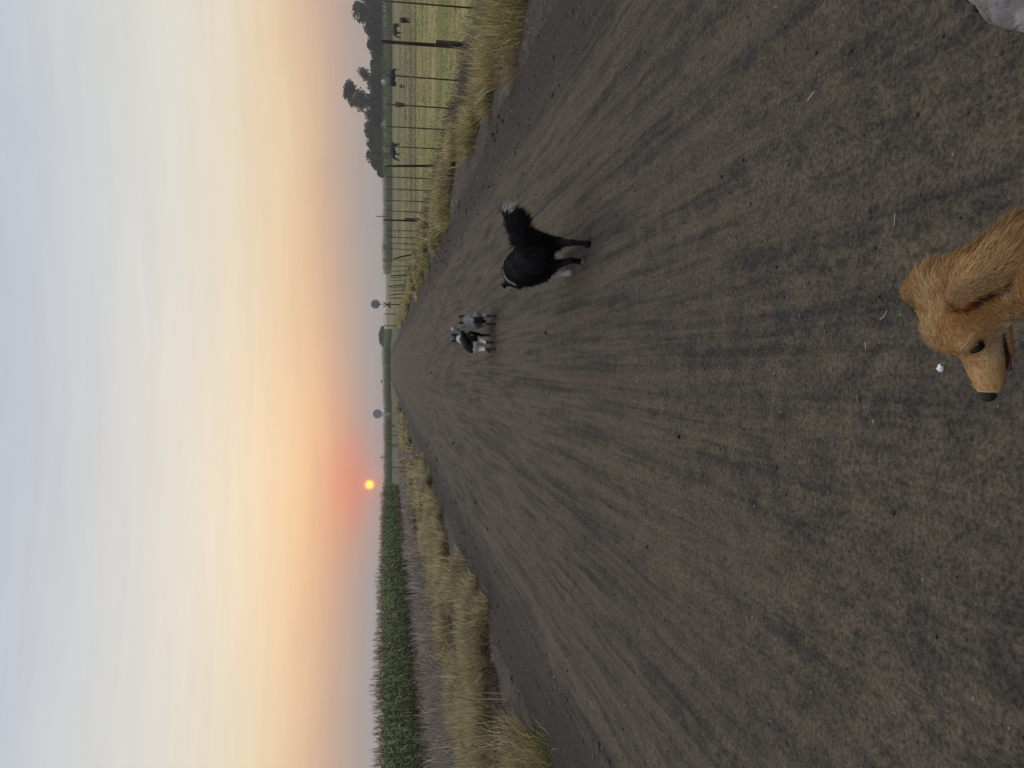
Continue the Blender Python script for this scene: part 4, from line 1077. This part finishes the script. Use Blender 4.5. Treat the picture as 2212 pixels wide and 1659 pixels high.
def colG(p):
    q = local(p); n = soft(p, 30, 15)
    k = sstep(n, .35, .65)[:, None]
    c = GOLD * (1 - k) + PALE * k
    mz = sstep(q[:, 0], .03, .10)[:, None] * .55; c = c * (1 - mz) + PALE * mz
    ear = .0 * (sstep(q[:, 1], .080, .090) * sstep(-q[:, 0], -.02, .01) * (q[:, 0] > -.11) * (q[:, 2] > -.09))[:, None]
    c = c * (1 - ear) + (RUST * .9 * (1 - k) + GOLD * k) * ear
    und = (np.exp(-((q[:, 0] + .045) / .05) ** 2 - ((q[:, 2] + .045) / .018) ** 2) * (q[:, 1] > .02))[:, None]; c = c * (1 - .8 * und) + RUST * .35 * .8 * und  # dark rust below the near ear: its shade put into the coat colour
    chk = (np.exp(-((q[:, 0] - .062) / .052) ** 2 - ((q[:, 2] + .038) / .020) ** 2))[:, None] * .92; c = c * (1 - chk) + CREAM * chk
    lip = ((q[:, 0] > .03) & (q[:, 0] < .16) & (q[:, 2] < -.050) & (q[:, 2] > -.068)); c[lip] = np.array([.06, .03, .025])
    qe = (q - EC_) @ np.stack([el_, en_, ew_], 1)
    ine = (qe[:, 1] > -.0095) & (qe[:, 1] < .04) & (np.hypot(qe[:, 0] / .066, qe[:, 2] / .034) < 1.0)
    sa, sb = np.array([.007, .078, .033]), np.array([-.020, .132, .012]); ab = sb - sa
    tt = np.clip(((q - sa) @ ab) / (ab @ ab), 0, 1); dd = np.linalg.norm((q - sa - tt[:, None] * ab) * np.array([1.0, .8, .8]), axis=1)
    fr = ((1 - sstep(dd, .008, .018)) * (1 - .9 * ine))[:, None]; c = c * (1 - fr) + np.array([.028, .013, .008]) * fr  # dark inner-ear hair and the gap's shade, both painted onto the cheek
    we = qe @ np.array([0, 0, 1.0]) * WS_
    fr2 = (sstep(we, .010, .026) * (1 - sstep(qe[:, 0], -.048, .0)) * ine)[:, None]; c = c * (1 - fr2) + np.array([.30, .11, .025]) * fr2
    rt_ = np.exp(-(np.linalg.norm(q - np.array([.004, .070, .045]), axis=1) / .015) ** 2)[:, None]; c = c * (1 - .8 * rt_) + np.array([.30, .105, .022]) * .8 * rt_
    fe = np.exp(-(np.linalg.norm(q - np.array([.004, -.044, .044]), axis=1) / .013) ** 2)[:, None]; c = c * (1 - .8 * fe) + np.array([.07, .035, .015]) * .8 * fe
    nr = (sstep(-q[:, 0], .05, .13) * .55 * (1 - ine))[:, None]; c = c * (1 - nr) + np.array([.27, .125, .042]) * nr
    fr3 = (ine * .6)[:, None] * (1 - fr2); c = c * (1 - fr3) + (PALE * .95 * (1 - k) + np.array([.22, .12, .055]) * k) * fr3
    for s_ in (1, -1):
        de = np.linalg.norm((q - np.array([.088, s_ * .042, .006])) * np.array([.62, 1, .95]), axis=1)
        k_ = (1 - sstep(de, .0095, .0135))[:, None]; c = c * (1 - k_) + np.array([.025, .013, .009]) * k_
    ck = (sstep(q[:, 0], .09, .115) * (1 - sstep(q[:, 0], .115, .15)) * (np.abs(q[:, 1]) < .02))[:, None] * .25; c = c * (1 - ck) + RUST * ck
    nk_ = sstep(-q[:, 0], .12, .2)[:, None]; c = c * (1 - nk_) + (GOLD * .95 * k + RUST * 1.3 * (1 - k)) * nk_
    return c
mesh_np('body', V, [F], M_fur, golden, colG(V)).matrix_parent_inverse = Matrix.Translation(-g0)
def no_hair(p):
    q = local(p)
    eye = np.minimum(np.linalg.norm((q - np.array([.088, .042, .006])) / np.array([1.25, 1, .9]), axis=1), np.linalg.norm(q - np.array([.088, -.042, .006]), axis=1)) < .0125
    nose = q[:, 0] > .172
    mouth = (q[:, 0] > .035) & (q[:, 0] < .15) & (q[:, 2] < -.050) & (q[:, 2] > -.070)
    return ~(eye | nose | mouth)
def lenG(p):
    q = local(p); L = np.full(len(p), .017)
    L = np.where(q[:, 0] > .05, .010, L); L = np.where(q[:, 0] > .10, .0065, L)
    L = L + .018 * sstep(-q[:, 0], .03, .12)
    L = L + .024 * np.exp(-(np.linalg.norm(q - np.array([-.045, -.030, .030]), axis=1) / .030) ** 2) + .012 * np.exp(-(np.linalg.norm(q - np.array([-.03, -.055, .03]), axis=1) / .022) ** 2)
    qe = (q - EC_) @ np.stack([el_, en_, ew_], 1)
    foot = np.hypot(qe[:, 0] / .066, qe[:, 2] / .036) < 1
    L = np.where(foot & (qe[:, 1] < -.006) & (qe[:, 1] > -.035), .007, L)
    ear = foot & (qe[:, 1] >= -.006); L = np.where(ear, .015 + .034 * sstep(qe[:, 0], -.01, .05) + .016 * sstep(-qe[:, 2] * WS_, .008, .026), L)
    return L
def combG(p, n):
    q = local(p); c = np.tile(-HM[:, 0], (len(p), 1)).astype(float) + .25 * HM[:, 2] * np.sin(q[:, :1] * 70)
    c = c + np.outer(sstep(-q[:, 0], .03, .12) * 2.0, unit(N2 - N1))
    qe = (q - EC_) @ np.stack([el_, en_, ew_], 1)
    ear = (np.hypot(qe[:, 0] / .072, qe[:, 2] / .045) < 1) & (qe[:, 1] > -.009); c[ear] = HM @ (el_ + np.array([-.25, 0, 0]))
    return c
sel = local(V[F[:, 0]])
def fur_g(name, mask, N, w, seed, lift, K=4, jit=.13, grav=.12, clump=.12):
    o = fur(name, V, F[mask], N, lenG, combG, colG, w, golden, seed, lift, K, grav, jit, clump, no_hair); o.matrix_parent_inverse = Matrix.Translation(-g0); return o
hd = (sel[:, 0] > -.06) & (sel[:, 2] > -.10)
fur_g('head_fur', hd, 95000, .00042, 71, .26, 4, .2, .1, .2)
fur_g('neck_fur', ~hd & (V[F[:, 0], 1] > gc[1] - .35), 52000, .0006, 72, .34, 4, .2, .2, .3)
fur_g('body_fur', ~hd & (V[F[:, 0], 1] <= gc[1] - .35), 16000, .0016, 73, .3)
def gpart(o): o.matrix_parent_inverse = Matrix.Translation(-g0); return o
for s in (1, -1):
    a_ = unit(np.array([-.30, .40 * s, -.70])); b_ = np.array([.15, .85 * s, .5]); b_ = unit(b_ - b_ @ a_ * a_)
    gpart(ballmesh('eye', hp((.087, s * .0355, .006)), (.0130, .0072, .0068), M_eye, golden, 12, HM @ np.stack([a_, b_, np.cross(a_, b_)], 1)))
gpart(ballmesh('nose', hp((.180, 0, -.024)), (.0150, .0165, .0135), M_dark, golden, 14, HM))
gpart(ballmesh('mouth', hp((.108, 0, -.055)), (.050, .0255, .0165), M_mouth, golden, 12, HM))
tb = Body(); tb.chain([hp((.09, .006, -.062)), hp((.125, .010, -.064)), hp((.148, .013, -.066))], [.007, .008, .005], .01)
tv, tf = tb.mesh([np.arange(c_ - .2, c_ + .2, .004) for c_ in gc]); gpart(mesh_np('tongue', tv, [tf], M_tongue, golden))

# --- pale grey dog whose head just enters the picture at the edge
GE = at_zc(1706, 2204, 1.34); ge = np.array(GE)
gd = empty('dog', (ge[0] + .03, ge[1] - .4, 0)); tag(gd, 'pale grey dog at the photo corner, only the edge of its head in view', 'dog')
e0 = np.array([ge[0] + .03, ge[1] - .4, 0.0])
Fe = np.array(Vector((.34, 1.0, -.10)).normalized()); Le = unit(np.cross([0, 0, 1.0], Fe)); Ue = np.cross(Fe, Le); EM = np.stack([Fe, Le, Ue], 1)
ep = lambda q: EM @ np.array(q, float) + ge
el = lambda p: (p - ge) @ EM
B = Body()
B.ell(ge, (.078, .064, .060), .03, EM).ell(ep((.045, 0, .004)), (.046, .048, .044), .025, EM)
for s in (1, -1):
    B.ell(ep((.030, s * .044, -.026)), (.058, .032, .042), .03, EM); B.ell(ep((.075, s * .050, .020)), (.018, .014, .011), .01, EM, sub=True)
    B.cap(ep((-.03, s * .062, .03)), ep((-.085, s * .082, -.02)), .020, .018, .02)
B.cap(ep((.08, 0, -.024)), ep((.16, 0, -.036)), .036, .026, .03); B.cap(ep((.04, 0, -.06)), ep((.13, 0, -.062)), .026, .016, .02)
B.chain([ep((-.03, 0, -.01)), ge + np.array([.0, -.14, -.02]), ge + np.array([.02, -.32, -.03])], [.07, .09, .12], .04)
eb = lambda a, b, z: np.array([ge[0] + .02 + b, ge[1] - .34 - a, z])
B.chain([eb(0, 0, .38), eb(.25, 0, .39), eb(.52, 0, .39)], [.145, .13, .115], .06)
for s in (1, -1):
    B.chain([eb(-.02, s * .085, .34), eb(.05, s * .09, .23), eb(.0, s * .085, .11), eb(.0, s * .085, .03)], [.07, .046, .03, .026], .03)
    B.chain([eb(.5, s * .08, .36), eb(.42, s * .085, .24), eb(.58, s * .08, .14), eb(.54, s * .08, .03)], [.08, .056, .03, .026], .03)
B.chain([eb(.62, 0, .44), eb(.78, .03, .40), eb(.92, .06, .34)], [.035, .035, .018], .03)
V, F = B.mesh([np.arange(ge[0] - .2, ge[0] + .24, .008), np.arange(ge[1] - 1.32, ge[1] + .22, .009), np.arange(-.01, ge[2] + .14, .009)])
def colE(p):
    n = sstep(soft(p, 28, 19), .35, .65)[:, None]; q = el(p)
    c = np.array([.16, .147, .138]) * (1 - n) + np.array([.28, .256, .236]) * n
    b = sstep(-q[:, 0], .06, .14)[:, None]; c = c * (1 - .4 * b) + np.array([.20, .185, .20]) * .4 * b
    e = np.minimum(np.linalg.norm(q - np.array([.075, .046, .020]), axis=1), np.linalg.norm(q - np.array([.075, -.046, .020]), axis=1)) < .017; c[e] = .03
    return c
ob = mesh_np('body', V, [F], M_fur, gd, colE(V)); ob.matrix_parent_inverse = Matrix.Translation(-e0)
ob = fur('coat', V, F, 34000, lambda p: np.where(el(p)[:, 0] > .03, .007, .014), lambda p, n: np.tile(-EM[:, 0], (len(p), 1)), colE, .0008, gd, 81, .25, 4, .1, .15, .1,
         lambda p: np.linalg.norm(np.abs(el(p)) * np.array([1, 1, 1]) - np.array([.075, .046, .020]), axis=1) > .016); ob.matrix_parent_inverse = Matrix.Translation(-e0)
for s in (1, -1): ballmesh('eye', ep((.075, s * .040, .018)), (.012, .008, .008), M_eye, gd, 10, EM).matrix_parent_inverse = Matrix.Translation(-e0)
ballmesh('nose', ep((.182, 0, -.030)), (.011, .018, .013), M_dark, gd, 10, EM).matrix_parent_inverse = Matrix.Translation(-e0)

# --- cattle on the pasture
def cow(label, U, Vbase, length_m, facing, colfn, grazing, seed, h_scale=1.0):
    p = at_z(U, Vbase, -.42); z0 = float(ground_z(p.x, p.y))
    o = empty('cow', (p.x, p.y, z0), facing); tag(o, label, 'cow', 'cattle grazing on the right pasture')
    B = Body()
    B.ell((.28, 0, .88), (.5, .30, .36), .12).cap((.25, 0, .92), (-.6, 0, .93), .31, .27, .12).ell((-.62, 0, .93), (.28, .26, .30), .1)
    if grazing:
        B.chain([(.65, 0, .98), (.98, .02, .70), (1.12, .05, .42)], [.21, .15, .12], .08); B.cap((1.12, .05, .42), (1.24, .07, .10), .12, .07, .05)
        for s in (1, -1): B.cap((1.08, s * .08, .46), (1.0, s * .22, .42), .04, .03, .03)
    else:
        B.chain([(.65, 0, 1.02), (.95, .0, 1.18), (1.05, 0, 1.24)], [.21, .15, .12], .08); B.cap((1.08, 0, 1.24), (1.38, 0, 1.08), .12, .075, .05)
        for s in (1, -1): B.cap((1.02, s * .09, 1.30), (.98, s * .25, 1.26), .04, .03, .03)
    for s in (1, -1):
        B.chain([(.45, s * .15, .75), (.45, s * .16, .42), (.47 + s * .06, s * .15, .02)], [.14, .08, .055], .06)
        B.chain([(-.68, s * .15, .80), (-.62, s * .16, .50), (-.78 - s * .05, s * .15, .36), (-.72 - s * .06, s * .15, .02)], [.18, .10, .065, .055], .06)
    B.chain([(-.88, 0, 1.08), (-.95, 0, .8), (-.94, 0, .45)], [.04, .03, .04], .03)
    V, F = B.mesh(grid_axes((-1.1, -.45, -.05), (1.5, .45, 1.5), .036))
    s = length_m / 2.0
    mesh_np('body', V * s, [F], M_hide, o, colfn(V))
    return o
CB = lambda V: np.tile([.014, .015, .018], (len(V), 1))
CBr = lambda V: np.tile([.060, .027, .020], (len(V), 1))
CT = lambda V: np.tile([.22, .15, .10], (len(V), 1))
def CBW(V):
    c = np.tile([.010, .010, .014], (len(V), 1)); c[((V[:, 2] < .62) & (V[:, 0] > -.3) & (V[:, 0] < .9)) | ((V[:, 2] < .5))] = (.42, .40, .38); return c
def CG(V):
    c = np.tile([.030, .032, .038], (len(V), 1)); return c
cow('reddish cow seen end-on, nearest the photo edge', 1659 - 45, 886, 1.25, R(67), CBr, True, 1)
cow('dark grey cow standing broadside behind the reddish one', 1659 - 65, 867, 1.55, R(188), CG, True, 2)
cow('black cow with white belly grazing just behind a thin fence dropper', 1659 - 170, 866, 2.1, R(12), CBW, True, 3)
cow('pale tan calf seen end-on beside the white-bellied cow', 1659 - 187, 874, 1.0, R(71), CT, True, 4)
cow('red-brown cow seen end-on behind a fence dropper', 1659 - 227, 874, 1.5, R(-107), CBr, True, 5)
cow('black cow grazing beside the leaning fence post', 1659 - 325, 864, 1.9, R(160), CB, True, 6)

# ------------------------------------------------------------------ haze
hm = bpy.data.materials.new('haze_air'); hm.use_nodes = True
for n in list(hm.node_tree.nodes): hm.node_tree.nodes.remove(n)
pv = hm.node_tree.nodes.new('ShaderNodeVolumePrincipled'); oo = hm.node_tree.nodes.new('ShaderNodeOutputMaterial')
pv.inputs['Color'].default_value = (.80, .83, .88, 1); pv.inputs['Density'].default_value = .00036; pv.inputs['Anisotropy'].default_value = .3
hm.node_tree.links.new(pv.outputs[0], oo.inputs['Volume'])
b = MB(); b.box((0, 600, 14.0), (1560, 960, 16.5)); tag(b.build('haze', hm, None, False), kind='stuff')
